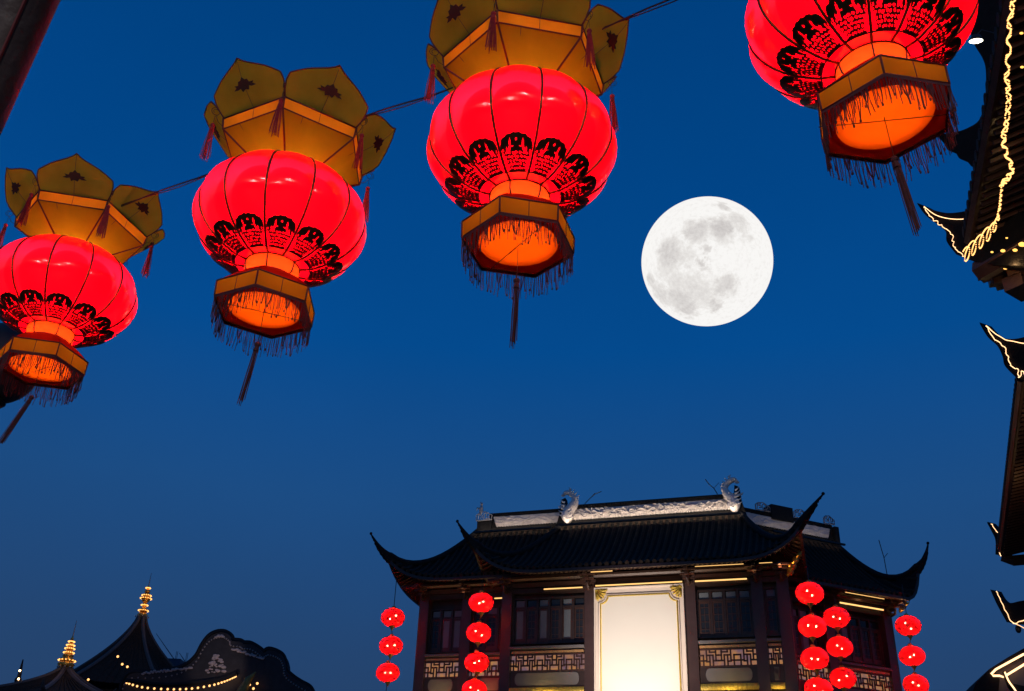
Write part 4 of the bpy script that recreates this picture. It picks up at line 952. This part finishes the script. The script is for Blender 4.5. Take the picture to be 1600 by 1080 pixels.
Z1 = 9.6
h1 = thing('street_house', 'dark near eave at the upper right hung with looping rope lights', 'building', at_z(1515, 405, Z1)+inw*2.2-Vector((0, 0, Z1)))
r1 = D.objects.new('roof', None); COL.objects.link(r1)
def reroot(root, fn):
    """build parts in world space, then bring them under the root"""
    before = set(D.objects); fn(); inv = Matrix.Translation(root.location).inverted()
    for o in set(D.objects)-before:
        if o.parent == root: 
            if o.type == 'MESH': o.data.transform(inv)
            else: o.location = inv @ o.location
D.objects.remove(r1)
def near_house():
    C = at_z(1512, 403, Z1); Np = at_z(1583, 0, Z1); dirv = (C-Np).normalized()
    P0 = Np-dirv*5.0; P1 = C-dirv*.35
    eave(h1, P0, P1, depth=2.2, rise=.75)
    n = Vector((dirv.y, -dirv.x, 0))
    # wall, corner post and brackets below
    mb = MB(); w0 = P0+n*1.9; w1 = C-dirv*.2+n*1.9
    mb.prism([Vector((w0.x, w0.y, 0)), Vector((w1.x, w1.y, 0)), Vector((w1.x, w1.y, Z1+.7)), Vector((w0.x, w0.y, Z1+.7))], n*.25); mb.build('wall', M_wood, h1)
    e = n*5; mb = MB(); mb.prism([Vector((w1.x, w1.y, 0)), Vector((w1.x, w1.y, 0))+e, Vector((w1.x, w1.y, Z1+.7))+e, Vector((w1.x, w1.y, Z1+.7))], -dirv*.25); mb.build('wall', M_wood, h1)
    # far-end eave
    Pe = C+n*5; 
    mb = MB(); up = Vector((0, 0, 1))
    q = [C-dirv*.3+n*.35, Pe-dirv*.3, Pe-dirv*1.9+up*.6, C-dirv*1.9+n*1.9+up*.6]
    mb.add(q+[a+up*.12 for a in q], [(0, 1, 2, 3), (7, 6, 5, 4), (0, 4, 5, 1), (1, 5, 6, 2), (2, 6, 7, 3), (3, 7, 4, 0)]); mb.build('soffit', M_wood, h1)
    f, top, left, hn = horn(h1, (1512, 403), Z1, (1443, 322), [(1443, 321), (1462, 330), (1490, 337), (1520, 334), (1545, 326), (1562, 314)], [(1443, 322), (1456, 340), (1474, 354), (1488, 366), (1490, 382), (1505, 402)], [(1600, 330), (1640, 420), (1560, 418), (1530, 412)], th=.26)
    # ornamental under-brackets
    for i, (x, y, s_) in enumerate(((1528, 418, .16), (1552, 425, .2), (1580, 425, .22), (1600, 405, .2), (1590, 378, .14), (1572, 398, .14))):
        p = at_z(x, y, Z1-.25+.04*i)+hn*.1; mb = MB(); mb.box(p, (s_*.9, s_*.55, s_*.5), Matrix.Rotation(1.1+i*.2, 3, 'Z')); mb.box(p-Vector((0, 0, s_*.7)), (s_*.5, s_*.35, s_*.3), Matrix.Rotation(.8+i*.2, 3, 'Z'))
        mb.ball(p-Vector((0, 0, s_*.3)), s_*.6, n=8, m_=6); mb.build('bracket', M_wood2, h1)
    mb = MB(); a = at_z(1530, 425, Z1-.3); b = a+(inw-along).normalized()*2.2
    mb.tube([a, b], .15, 6); mb.build('corner_beam', M_wood2, h1)
    p = at_z(1595, 448, Z1-.6); mb = MB(); mb.box(p, (.20, .13, .10), Matrix.Rotation(.6, 3, 'Z')); mb.box(p+Vector((.1, -.1, .15)), (.25, .17, .07), Matrix.Rotation(.6, 3, 'Z')); mb.build('beam_end', M_wood2, h1)
    # small warm spot lamps tucked in the brackets
    for x, y, r in ((1585, 411, .035), (1571, 419, .02), (1567, 392, .02), (1586, 391, .02), (1597, 382, .03), (1550, 394, .012), (1573, 372, .01), (1596, 52, .012), (1597, 105, .012)):
        q = at_z(x, y, Z1-.42); mb = MB(); mb.ball(q, r, (1.6, 1, 1)); mb.build('spot_lamp', M_bulb2, h1)
    lamp('spot_fill_light', 'POINT', 3.5, (1, .62, .25), at_z(1583, 415, Z1-.6), None, size=.03)
    lamp('spot_fill_light', 'POINT', .8, (1, .62, .25), at_z(1597, 250, Z1-.25), None, size=.03)
    # upper tier: second horn and the end of the upper roof
    Z2 = 12.2
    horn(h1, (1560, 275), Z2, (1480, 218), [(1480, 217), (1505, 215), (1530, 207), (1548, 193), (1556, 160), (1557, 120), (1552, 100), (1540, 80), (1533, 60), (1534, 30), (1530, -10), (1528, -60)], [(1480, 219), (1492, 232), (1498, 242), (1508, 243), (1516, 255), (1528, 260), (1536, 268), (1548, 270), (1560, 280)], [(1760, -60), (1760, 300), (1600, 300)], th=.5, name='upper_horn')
    # floodlight on an arm
M_bulb2 = emit('amber_spot', (1, .50, .10), 2.2)
reroot(h1, near_house)
fl = thing('floodlight', 'small round floodlight glowing under the upper right eave', 'lamp', at_z(1525, 64, 12.0)); fl.rotation_euler = (.38, 0, 0); fl.scale = (.82, .82, .82)
mb = MB(); mb.lathe([(.02, .10), (.07, .09), (.10, .03), (.115, 0), (.105, -.005)], 20); mb.build('housing', M_wire, fl, smooth=True)
mb = MB(); mb.lathe([(.104, -.002), (.06, -.02), (.001, -.026)], 20); mb.build('glass', M_flood, fl, smooth=True)
mb = MB(); mb.tube([(0, 0, .09), (.1, .02, .2), (.35, .05, .16)], .012, 5); mb.build('arm', M_wire, fl)

# rope lights of the near house
P2 = at_z(1512, 403, Z1); Np = at_z(1583, 0, Z1); dv = (P2-Np).normalized(); nE = Vector((dv.y, -dv.x, 0))
base = smooth_px([(1586, -40), (1583, 0), (1577, 40), (1576, 80), (1573, 120), (1576, 150), (1573, 190), (1568, 215), (1572, 240), (1581, 262), (1575, 278), (1565, 290)], 30)
P = []
for i, (x, y) in enumerate(base):
    P.append(on_plane(x+3.6*sin(i*.30)+1.2*sin(i*.9), y+1.5*cos(i*.42), P2-nE*.09, nE))
tw = []
for i, (x, y) in enumerate(base):
    tw.append(on_plane(x-3.4*sin(i*.26+.5), y-1.5*cos(i*.3), P2-nE*.11, nE))
loopc = smooth_px([(1567, 282), (1564, 305), (1562, 325), (1558, 345), (1551, 358), (1540, 369), (1528, 381), (1516, 391), (1507, 400)], 40)
P3 = []
for i, (x, y) in enumerate(loopc):
    t = i/len(loopc); A_ = 3.0+10.5*max(0, min(1, (t-.25)*3)); ph = i*2*pi/ (14 if t < .3 else 38)
    dx, dy = .35*A_*cos(ph)+.5*A_*sin(ph)*.55, -A_*sin(ph)
    P3.append(on_plane(x+dx, y+dy, P2-nE*.10, nE))
ro = rope(P, 'rope_light', '', M_rope); tag(ro, 'long twisted rope light along the near eave, ending in loops at the corner', 'rope light')
rope(tw, 'second_strand', '', M_rope, parent=ro); rope(P3, 'looped_end', '', M_rope, parent=ro)
dd = (along-inw).normalized(); hn = Vector((dd.y, -dd.x, 0)); sgn = -1 if hn.dot(CAM-P2) < 0 else 1
f = lambda q, o=.16: on_plane(q[0], q[1], P2+hn*sgn*o, hn)
r2 = rope([f(q) for q in smooth_px([(1444, 323), (1462, 336), (1485, 342), (1510, 342), (1535, 336), (1557, 326)], 12)], 'rope_light', '', M_ropew, step=.013, r=.008); tag(r2, 'rope light following the concave top of the near corner horn', 'rope light')
r3 = rope([f((q[0]+1.4*sin(i*.9), q[1]+1.4*cos(i*.7))) for i, q in enumerate(smooth_px([(1444, 323), (1453, 338), (1465, 348), (1476, 356), (1487, 367), (1490, 382), (1496, 392), (1507, 401)], 12))], 'rope_light', '', M_ropew, step=.017, r=.008); tag(r3, 'rope light down the jagged front edge of the near corner horn', 'rope light')

# second house further along: horn and long receding eave
h2 = thing('street_house', 'second house on the right with a long receding slatted eave', 'building', at_z(1620, 700, Z1)-Vector((0, 0, Z1)))
def second_house():
    A = at_z(1598, 596, Z1); Bq = at_z(1564, 868, Z1)
    eave(h2, A-(Bq-A).normalized()*.0, Bq, depth=1.9, rise=.35, step=.20)
    d = (Bq-A).normalized(); n = Vector((d.y, -d.x, 0))
    mb = MB(); a = A+n*1.9; b = Bq+n*1.9-d*.3
    mb.prism([Vector((a.x, a.y, 0)), Vector((b.x, b.y, 0)), Vector((b.x, b.y, Z1+.3)), Vector((a.x, a.y, Z1+.3))], n*.25); mb.build('wall', M_wood, h2)
    horn(h2, (1596, 592), Z1, (1540, 508), [(1540, 507), (1552, 520), (1568, 530), (1585, 533), (1602, 532), (1630, 525)], [(1540, 509), (1553, 530), (1568, 544), (1576, 560), (1580, 575), (1596, 592)], [(1650, 600), (1620, 605)], th=.3)
    mb = MB(); q = at_z(1574, 876, Z1-.1); mb.tube([Bq-Vector((0, 0, .05)), Bq+n*.25-Vector((0, 0, .15)), Bq+n*1.9-Vector((0, 0, .12))], [.1, .14, .14], 6); mb.build('end_beam', M_wood, h2)
    fz_, top, left, hn_ = horn(h2, (1563, 868), Z1, (1549, 818), [(1549, 817), (1555, 823), (1564, 832), (1572, 834)], [(1549, 819), (1556, 832), (1562, 846), (1562, 868)], [(1575, 868)], th=.3)
reroot(h2, second_house)
for px_, py_ in ((1592, 700), (1586, 800)):
    lamp('spot_fill_light', 'POINT', 11, (1, .6, .25), at_z(px_+12, py_, Z1-.9), None, size=.05)  # unseen warm fill added below the slats to brighten the soffit
def rope_on(P2px, z, K, label, off=.18, mat_=M_ropew, jit=1.0, step=.02, r=.011):
    P2 = at_z(*P2px, z); dd = (along-inw).normalized(); n = Vector((dd.y, -dd.x, 0)); s_ = 1 if n.dot(CAM-P2) > 0 else -1
    P = [on_plane(q[0]+jit*sin(i*.9), q[1]+jit*cos(i*.7), P2+n*s_*off, n) for i, q in enumerate(smooth_px(K, 10))]
    o = rope(P, 'rope_light', '', mat_, r=r, step=step); tag(o, label, 'rope light'); return o
rope_on((1596, 592), Z1, [(1541, 509), (1556, 522), (1575, 532), (1605, 537)], 'rope light along the top of the second corner horn', jit=.4)
rope_on((1596, 592), Z1, [(1541, 509), (1553, 529), (1568, 541), (1575, 558), (1580, 572), (1590, 578), (1592, 590), (1598, 580), (1604, 592)], 'rope light zigzagging down the front of the second corner horn')
rope_on((1563, 868), Z1, [(1549, 818), (1556, 829), (1564, 838)], 'short rope light on the small horn behind the slatted eave', off=.2, r=.014, step=.03)
rope_on((1563, 868), Z1, [(1562, 858), (1563, 869)], 'tiny lit stub at the far end of the slatted eave', off=.2, r=.016, step=.03)

h3 = thing('street_house', 'third house on the right showing one small lit corner horn', 'building', at_z(1612, 970, Z1)-Vector((0, 0, Z1)))
def third_house():
    f, t_, l_, n_ = horn(h3, (1582, 974), Z1, (1557, 925), [(1556, 923), (1564, 936), (1575, 943), (1590, 944), (1604, 941), (1640, 936)], [(1557, 925), (1565, 943), (1573, 958), (1582, 974)], [(1660, 990), (1600, 975)], th=.5)
    A = at_z(1584, 974, Z1); n = inw; mb = MB(); a = A+n*1.2; b = a+along*6
    mb.prism([Vector((a.x, a.y, 0)), Vector((b.x, b.y, 0)), Vector((b.x, b.y, Z1)), Vector((a.x, a.y, Z1))], n*.3); mb.build('wall', M_wood, h3)
    mb = MB(); q = at_z(1591, 983, Z1-.2); mb.tube([q+Vector((0, 0, .3)), q], .015, 4); mb.ball(q, .09, (1, 1, 1.4)); mb.build('wind_bell', M_wire, h3)
reroot(h3, third_house)
rope_on((1582, 974), Z1, [(1557, 924), (1563, 937), (1571, 954), (1582, 973), (1592, 972), (1606, 966)], 'rope light outlining the small horn of the third house', off=.3, jit=.5, r=.018, step=.035)
rope_on((1582, 974), Z1, [(1583, 974), (1594, 978), (1606, 986)], 'rope light under the small horn of the third house', off=.3, jit=.3, r=.014, step=.03)

h4 = thing('white_gabled_house', 'low house at the bottom right corner with a lit roof outline', 'building', at(1600, 1080, 46)*1)
h4.location.z = 0
def fourth_house():
    n = Vector((.2, .98, 0)).normalized(); C0 = at(1560, 1050, 44)
    f = lambda q, o=0: on_plane(q[0], q[1], C0+n*o, n)
    mb = MB(); mb.prism([f(q) for q in ((1519, 1083), (1524, 1068), (1545, 1046), (1575, 1027), (1605, 1010), (1640, 990), (1640, 1000), (1605, 1022), (1555, 1048), (1562, 1062), (1560, 1085))], n*4); mb.build('roof', M_ridge, h4)
    mb = MB(); P = [f(q, .3) for q in ((1546, 1050), (1640, 1002), (1640, 1120), (1562, 1120))]; mb.prism(P, n*.4); mb.build('wall', M_plaster, h4)
    P0 = f((1640, 1120), .35); P1 = f((1562, 1120), .35); mb = MB(); mb.prism([Vector((P0.x, P0.y, 0)), Vector((P1.x, P1.y, 0)), P1, P0], n*.3); mb.build('wall', M_plaster, h4)
    mb = MB(); mb.prism([f(q, -.5) for q in ((1569, 1048), (1574, 1060), (1582, 1068), (1600, 1072), (1640, 1070), (1640, 1085), (1590, 1085), (1578, 1072))], n*.4); mb.build('corner_horn', M_ridge, h4)
    mb = MB(); mb.tube([f(q, -.05) for q in ((1600, 1022), (1556, 1046), (1549, 1053), (1552, 1056), (1562, 1056), (1568, 1058), (1604, 1036))], .045, 6); mb.build('light_tube', M_ropew, h4)
    mb = MB(); mb.tube([f(q, -.6) for q in smooth_px([(1570, 1050), (1576, 1064), (1586, 1078), (1592, 1090)], 5)], .035, 6); mb.build('light_tube', M_ropew, h4)
reroot(h4, fourth_house)

# ================================================================== LEFT EDGE
p0 = at(40, 95, 3.6)
d0 = (at(42, 0, 3.6)-at(-43, 190, 3.6)); ps = thing('wooden_post', 'dark wooden post leaning across the top left corner', 'post', at(-43, 190, 3.6))
mb = MB(); base_ = at(-43, 190, 3.6); P = [at(-300, 760, 3.6)-base_, at(-43, 190, 3.6)-base_, at(42-5, 0+10, 3.6)-base_, at(110, -150, 3.6)-base_]
w_ = .115
mb.tube(P, .098, 24); mb.build('shaft', M_post, ps) if False else None
M_post = mat('post_timber', (.060, .038, .036), .5, noise=.4, scale=5, bump=.5, bscale=12)
mb.build('shaft', M_post, ps, smooth=True)
mb = MB(); off = RR*.0; 
for k in (-.30, .25): mb.tube([p+RR*k*.22-fw*.093 for p in P], .006, 5)
mb.build('seam', M_pipe, ps)
gl = at(2, 568, 10.5)
g2 = thing('unlit_globe_lamp', 'dark unlit rounded lamp behind the leftmost lantern at the left edge', 'lamp', gl)
mb = MB(); mb.ball((0, 0, 0), .40, (1, 1, 1.08), n=32, m_=20); mb.build('globe', M_wire, g2, smooth=True)
mb = MB(); mb.lathe([(.12, -.40), (.16, -.44), (.10, -.50), (.05, -.6), (.05, -gl.z)], 16); 
g2p = mb.build('stem', M_wire, g2)

# ================================================================== FAR LEFT PAVILIONS
def tent(root, apex, half, h, n=8, ph=0, zb=None, mat_=M_tile):
    """concave tented roof with hip ridges, apex at local origin"""
    def rad(t): return half*(.045+.955*t**1.45)
    mb = MB(); 
    def fn(u, v):
        an = 2*pi*u; k = (an-ph) % (2*pi/n)-pi/n; c = cos(pi/n)/cos(k)
        lift = .05*h*(abs(k)/(pi/n))**3*v**3
        return Vector((rad(v)*c*cos(an), rad(v)*c*sin(an), -h*v+lift))
    mb.grid(fn, n*12, 16, True); mb.build('roof', mat_, root)
    for k in range(n):
        an = ph+2*pi*k/n; P = [Vector((rad(t)*cos(an), rad(t)*sin(an), -h*t+.05*h*t**3+.05)) for t in [j/14 for j in range(15)]]
        P += [P[-1]+Vector((cos(an)*.25, sin(an)*.25, .1)), P[-1]+Vector((cos(an)*.5, sin(an)*.5, .45))]
        mb = MB(); mb.tube(P, [.12]*15+[.09, .02], 6, up=(0, 0, 1)); mb.build('hip_ridge', M_ridge_b, root)
        # tile courses
    mb = MB()
    for k in range(n*9):
        an = 2*pi*(k+.5)/(n*9); kk = (an-ph) % (2*pi/n)-pi/n; c = cos(pi/n)/cos(kk)
        mb.tube([Vector((rad(t)*c*cos(an), rad(t)*c*sin(an), -h*t+.02)) for t in [.12+.88*j/8 for j in range(9)]], .05, 4)
    mb.build('tile_rows', M_tile, root, kind='stuff')
M_ridge_b = mat('pavilion_ridge', (.11, .075, .06), .6, noise=.3)
M_fin = emit('finial_lights', (1, .48, .12), 2.3)
def pavilion(label, apx, dep, half, h, fin, n=8, ph=0):
    ap = at(*apx, dep); root = thing('pavilion', label, 'pavilion', (ap.x, ap.y, 0))
    sub = D.objects.new('tented_roof', None); COL.objects.link(sub); sub.parent = root; sub.location = (0, 0, ap.z)
    before = set(D.objects); tent(sub, ap, half, h, n, ph)
    mb = MB(); mb.lathe([(half*.62, ap.z-h*1.02), (half*.62, 0)], n); mb.build('wall', M_wood, root)
    return root, ap
pv, ap = pavilion('tall tented pavilion roof with the higher golden finial', (222, 964), 66, 4.7, 4.9, None, 6, radians(10))
def finial(root, ap, K, s=1):
    """stacked gilt finial; K = list of (height, radius, glowing)"""
    mb = MB(); mb.lathe([(.10*s, 0)]+[q for z, r, g_ in K for q in ((r*.45*s, z-r*.65), (r*s, z), (r*.45*s, z+r*.65))]+[(.03, K[-1][0]+.15)], 16)
    f = mb.build('finial', M_goldf, root, smooth=True); f.location = (0, 0, ap.z)
    for z, r, g_ in K:
        if g_:
            mb = MB(); 
            for k in range(14): mb.ball((r*1.06*cos(k*pi/7), r*1.06*sin(k*pi/7), z-.02), .038, n=6, m_=4)
            o = mb.build('light_ring', M_fin, f, kind='stuff')
    mb = MB(); mb.tube([(0, 0, K[-1][0]), (0, 0, K[-1][0]+1.0*s)], [.035, .012], 6); mb.build('spire_rod', M_fret, f)
    mb = MB(); 
    for k in range(10): mb.octa((.42*s*cos(k*pi/5), .42*s*sin(k*pi/5), .0), .05)
    mb.build('bead_ring', M_stone, f)
    lamp('finial_light', 'POINT', 14*s, (1, .6, .2), (.9, -1.2, ap.z+1.1), root, size=.1)
M_goldf = mat('lit_gilt', (.8, .42, .08), .35, .8, noise=.2)
finial(pv, ap, [(.10, .36, 0), (.42, .30, 1), (.78, .20, 1), (1.08, .26, 0), (1.22, .34, 1), (1.42, .28, 1), (1.68, .20, 0), (1.92, .14, 1)])
pv2, ap2 = pavilion('lower tented pavilion roof at far left with the shorter finial', (102, 1043), 55, 4.2, 2.0, None, 8, radians(12))
finial(pv2, ap2, [(.15, .46, 0), (.38, .42, 1), (.62, .30, 0), (.80, .26, 1), (1.02, .24, 1), (1.2, .2, 1), (1.4, .15, 1), (1.55, .1, 0)])
mbv = MB(); q0 = at(27, 1068, 54)-pv2.location; mbv.tube([q0, q0+Vector((0, 0, .5)), q0+Vector((-.03, 0, 1.25))], [.13, .10, .03], 6); mbv.ball(q0+Vector((0, 0, .15)), .2); mbv.build('corner_finial', M_ridge, pv2)
for px, py in ((31, 1048), (29, 1061), (38, 1065)):
    mb = MB().ball(at(px, py, 53.9)-pv2.location, .06, n=6, m_=4); mb.build('bulb', M_bulb, pv2)

# cloud-shaped gable wall with its roof
gd = 58; gn = Vector((.25, 1, 0)).normalized(); G0 = at(340, 1040, gd)
gw = thing('cloud_gable_hall', 'dark hall with a curling cloud-shaped gable wall and bulbs along its eave', 'building', (G0.x, G0.y, 0))
def gable():
    f = lambda q, o=0: on_plane(q[0], q[1], G0+gn*o, gn)
    out_ = [(190, 1082), (196, 1062), (208, 1052), (240, 1052), (270, 1048), (292, 1040), (308, 1026), (318, 1008), (328, 995), (340, 989), (352, 989), (360, 995), (362, 1001), (376, 1003), (380, 1006), (392, 1007), (404, 1014), (412, 1020), (420, 1016), (432, 1019), (440, 1025), (444, 1036), (446, 1048), (456, 1058), (468, 1066), (482, 1074), (488, 1085)]
    K = smooth_px(out_, 6)
    mb = MB(); mb.prism([f(q) for q in K], gn*.8); g_ = mb.build('gable_wall', M_plasterd, gw)
    a = f((190, 1082)); b = f((488, 1085)); mb = MB(); mb.prism([Vector((a.x, a.y, 0)), Vector((b.x, b.y, 0)), b, a], gn*.79); mb.build('wall', M_wood, gw)
    mb = MB(); mb.tube([f(q, .35) for q in K], .22, 6, up=(0, 0, 1)); mb.build('coping', M_ridge, gw)
    n = 0; mb = MB()
    for i in range(0, len(K), 2):
        p = f(K[i], -.02)-Vector((0, 0, .28)); mb.octa(p, .06)
    mb.build('coping_beads', M_fret, gw, kind='stuff')
    # plaster reliefs (white) on the dark wall
    R_ = random.Random(4); mb = MB()
    for k in range(46):
        t = R_.random(); y = 1023+t*28; w = 2+t*18; x = 338+R_.uniform(-w, w); mb.ball(f((x, y), -.05), R_.uniform(.04, .12), (1.3, .4, .8), n=6, m_=4)
    mb.build('relief', M_white2, gw)
    for (xa, xb, ya, yb, m_) in ((362, 412, 1013, 1029, 26), (222, 300, 1052, 1044, 30), (336, 350, 994, 994, 6)):
        mb = MB()
        for k in range(m_):
            t = (k+.5)/m_; mb.ball(f((xa+(xb-xa)*t, ya+(yb-ya)*t+R_.uniform(-1.6, 1.6)), -.05), R_.uniform(.05, .10), (1.2, .4, .8), n=6, m_=4)
        mb.build('relief', M_white2, gw)
    # bulbs on the eave
    E = smooth_px([(198, 1066), (222, 1073), (262, 1076), (300, 1075), (335, 1069), (355, 1062), (368, 1056)], 4)
    mb = MB(); mb.tube([f(q, -.25) for q in E], .02, 4); mb.build('bulb_wire', M_wire, gw)
    for q in E:
        mb = MB(); mb.ball(f((q[0], q[1]+1), -.3), .065, n=8, m_=6); mb.build('bulb', M_bulb3, gw)
    for px, py in ((384, 1061), (378, 1074), (390, 1070), (396, 1076), (402, 1068), (138, 1062), (130, 1074), (184, 1026), (191, 1038), (199, 1042)):
        mb = MB(); mb.ball(f((px, py), -.4), .07, n=8, m_=6); mb.build('bulb', M_bulb3, gw)
    mb = MB(); P = [f(q, -.5) for q in smooth_px([(198, 1063), (262, 1070), (335, 1064), (370, 1052)], 6)]
    mb.tube(P, .14, 6); mb.build('eave', M_ridge, gw)
    mb = MB(); mb.tube([f((376, 1085), -.6), f((388, 1062), -.6), f((400, 1050), -.6)], [.3, .2, .03], 6); mb.build('eave_horn', M_gold3, gw)
M_plasterd = mat('dark_gable', (.028, .026, .028), .8, noise=.4, scale=3, bump=.4)
M_white2 = mat('white_relief', (.40, .34, .33), .7, noise=.3)
M_bulb3 = emit('garland_bulb', (1, .48, .16), 2.2)
M_gold3 = mat('dull_gilt', (.22, .18, .05), .5, .3, noise=.4)
reroot(gw, gable)
lamp('relief_light', 'SPOT', 700, (1, .75, .68), at(300, 1100, 50), None, size=.3, rot=aim(G0-at(300, 1100, 50)), spot_size=radians(28), spot_blend=.6)

# distant tower cranes and a tower block
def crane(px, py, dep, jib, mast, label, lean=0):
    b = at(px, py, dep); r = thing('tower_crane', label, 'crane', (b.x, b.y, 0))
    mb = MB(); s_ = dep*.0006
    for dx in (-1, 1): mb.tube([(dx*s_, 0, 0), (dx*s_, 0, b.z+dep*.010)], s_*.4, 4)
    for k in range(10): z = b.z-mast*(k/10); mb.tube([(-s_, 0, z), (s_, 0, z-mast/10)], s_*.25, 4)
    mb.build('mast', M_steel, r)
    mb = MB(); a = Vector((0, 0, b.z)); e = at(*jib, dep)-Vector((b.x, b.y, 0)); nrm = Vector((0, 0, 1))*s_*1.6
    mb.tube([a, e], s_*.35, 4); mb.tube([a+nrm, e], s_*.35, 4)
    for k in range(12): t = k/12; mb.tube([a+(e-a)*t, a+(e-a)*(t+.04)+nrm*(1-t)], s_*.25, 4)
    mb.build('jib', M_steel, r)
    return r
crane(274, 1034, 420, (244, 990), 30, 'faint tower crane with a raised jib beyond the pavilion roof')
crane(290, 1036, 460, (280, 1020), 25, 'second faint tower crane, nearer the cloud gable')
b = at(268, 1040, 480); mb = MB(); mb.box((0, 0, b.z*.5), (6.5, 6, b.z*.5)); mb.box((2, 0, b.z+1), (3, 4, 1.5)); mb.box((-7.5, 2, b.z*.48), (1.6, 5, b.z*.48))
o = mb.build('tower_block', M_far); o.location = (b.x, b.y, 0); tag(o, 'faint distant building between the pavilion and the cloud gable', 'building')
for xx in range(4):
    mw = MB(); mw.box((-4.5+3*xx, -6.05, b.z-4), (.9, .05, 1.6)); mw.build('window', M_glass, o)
SC.render.engine = 'CYCLES'
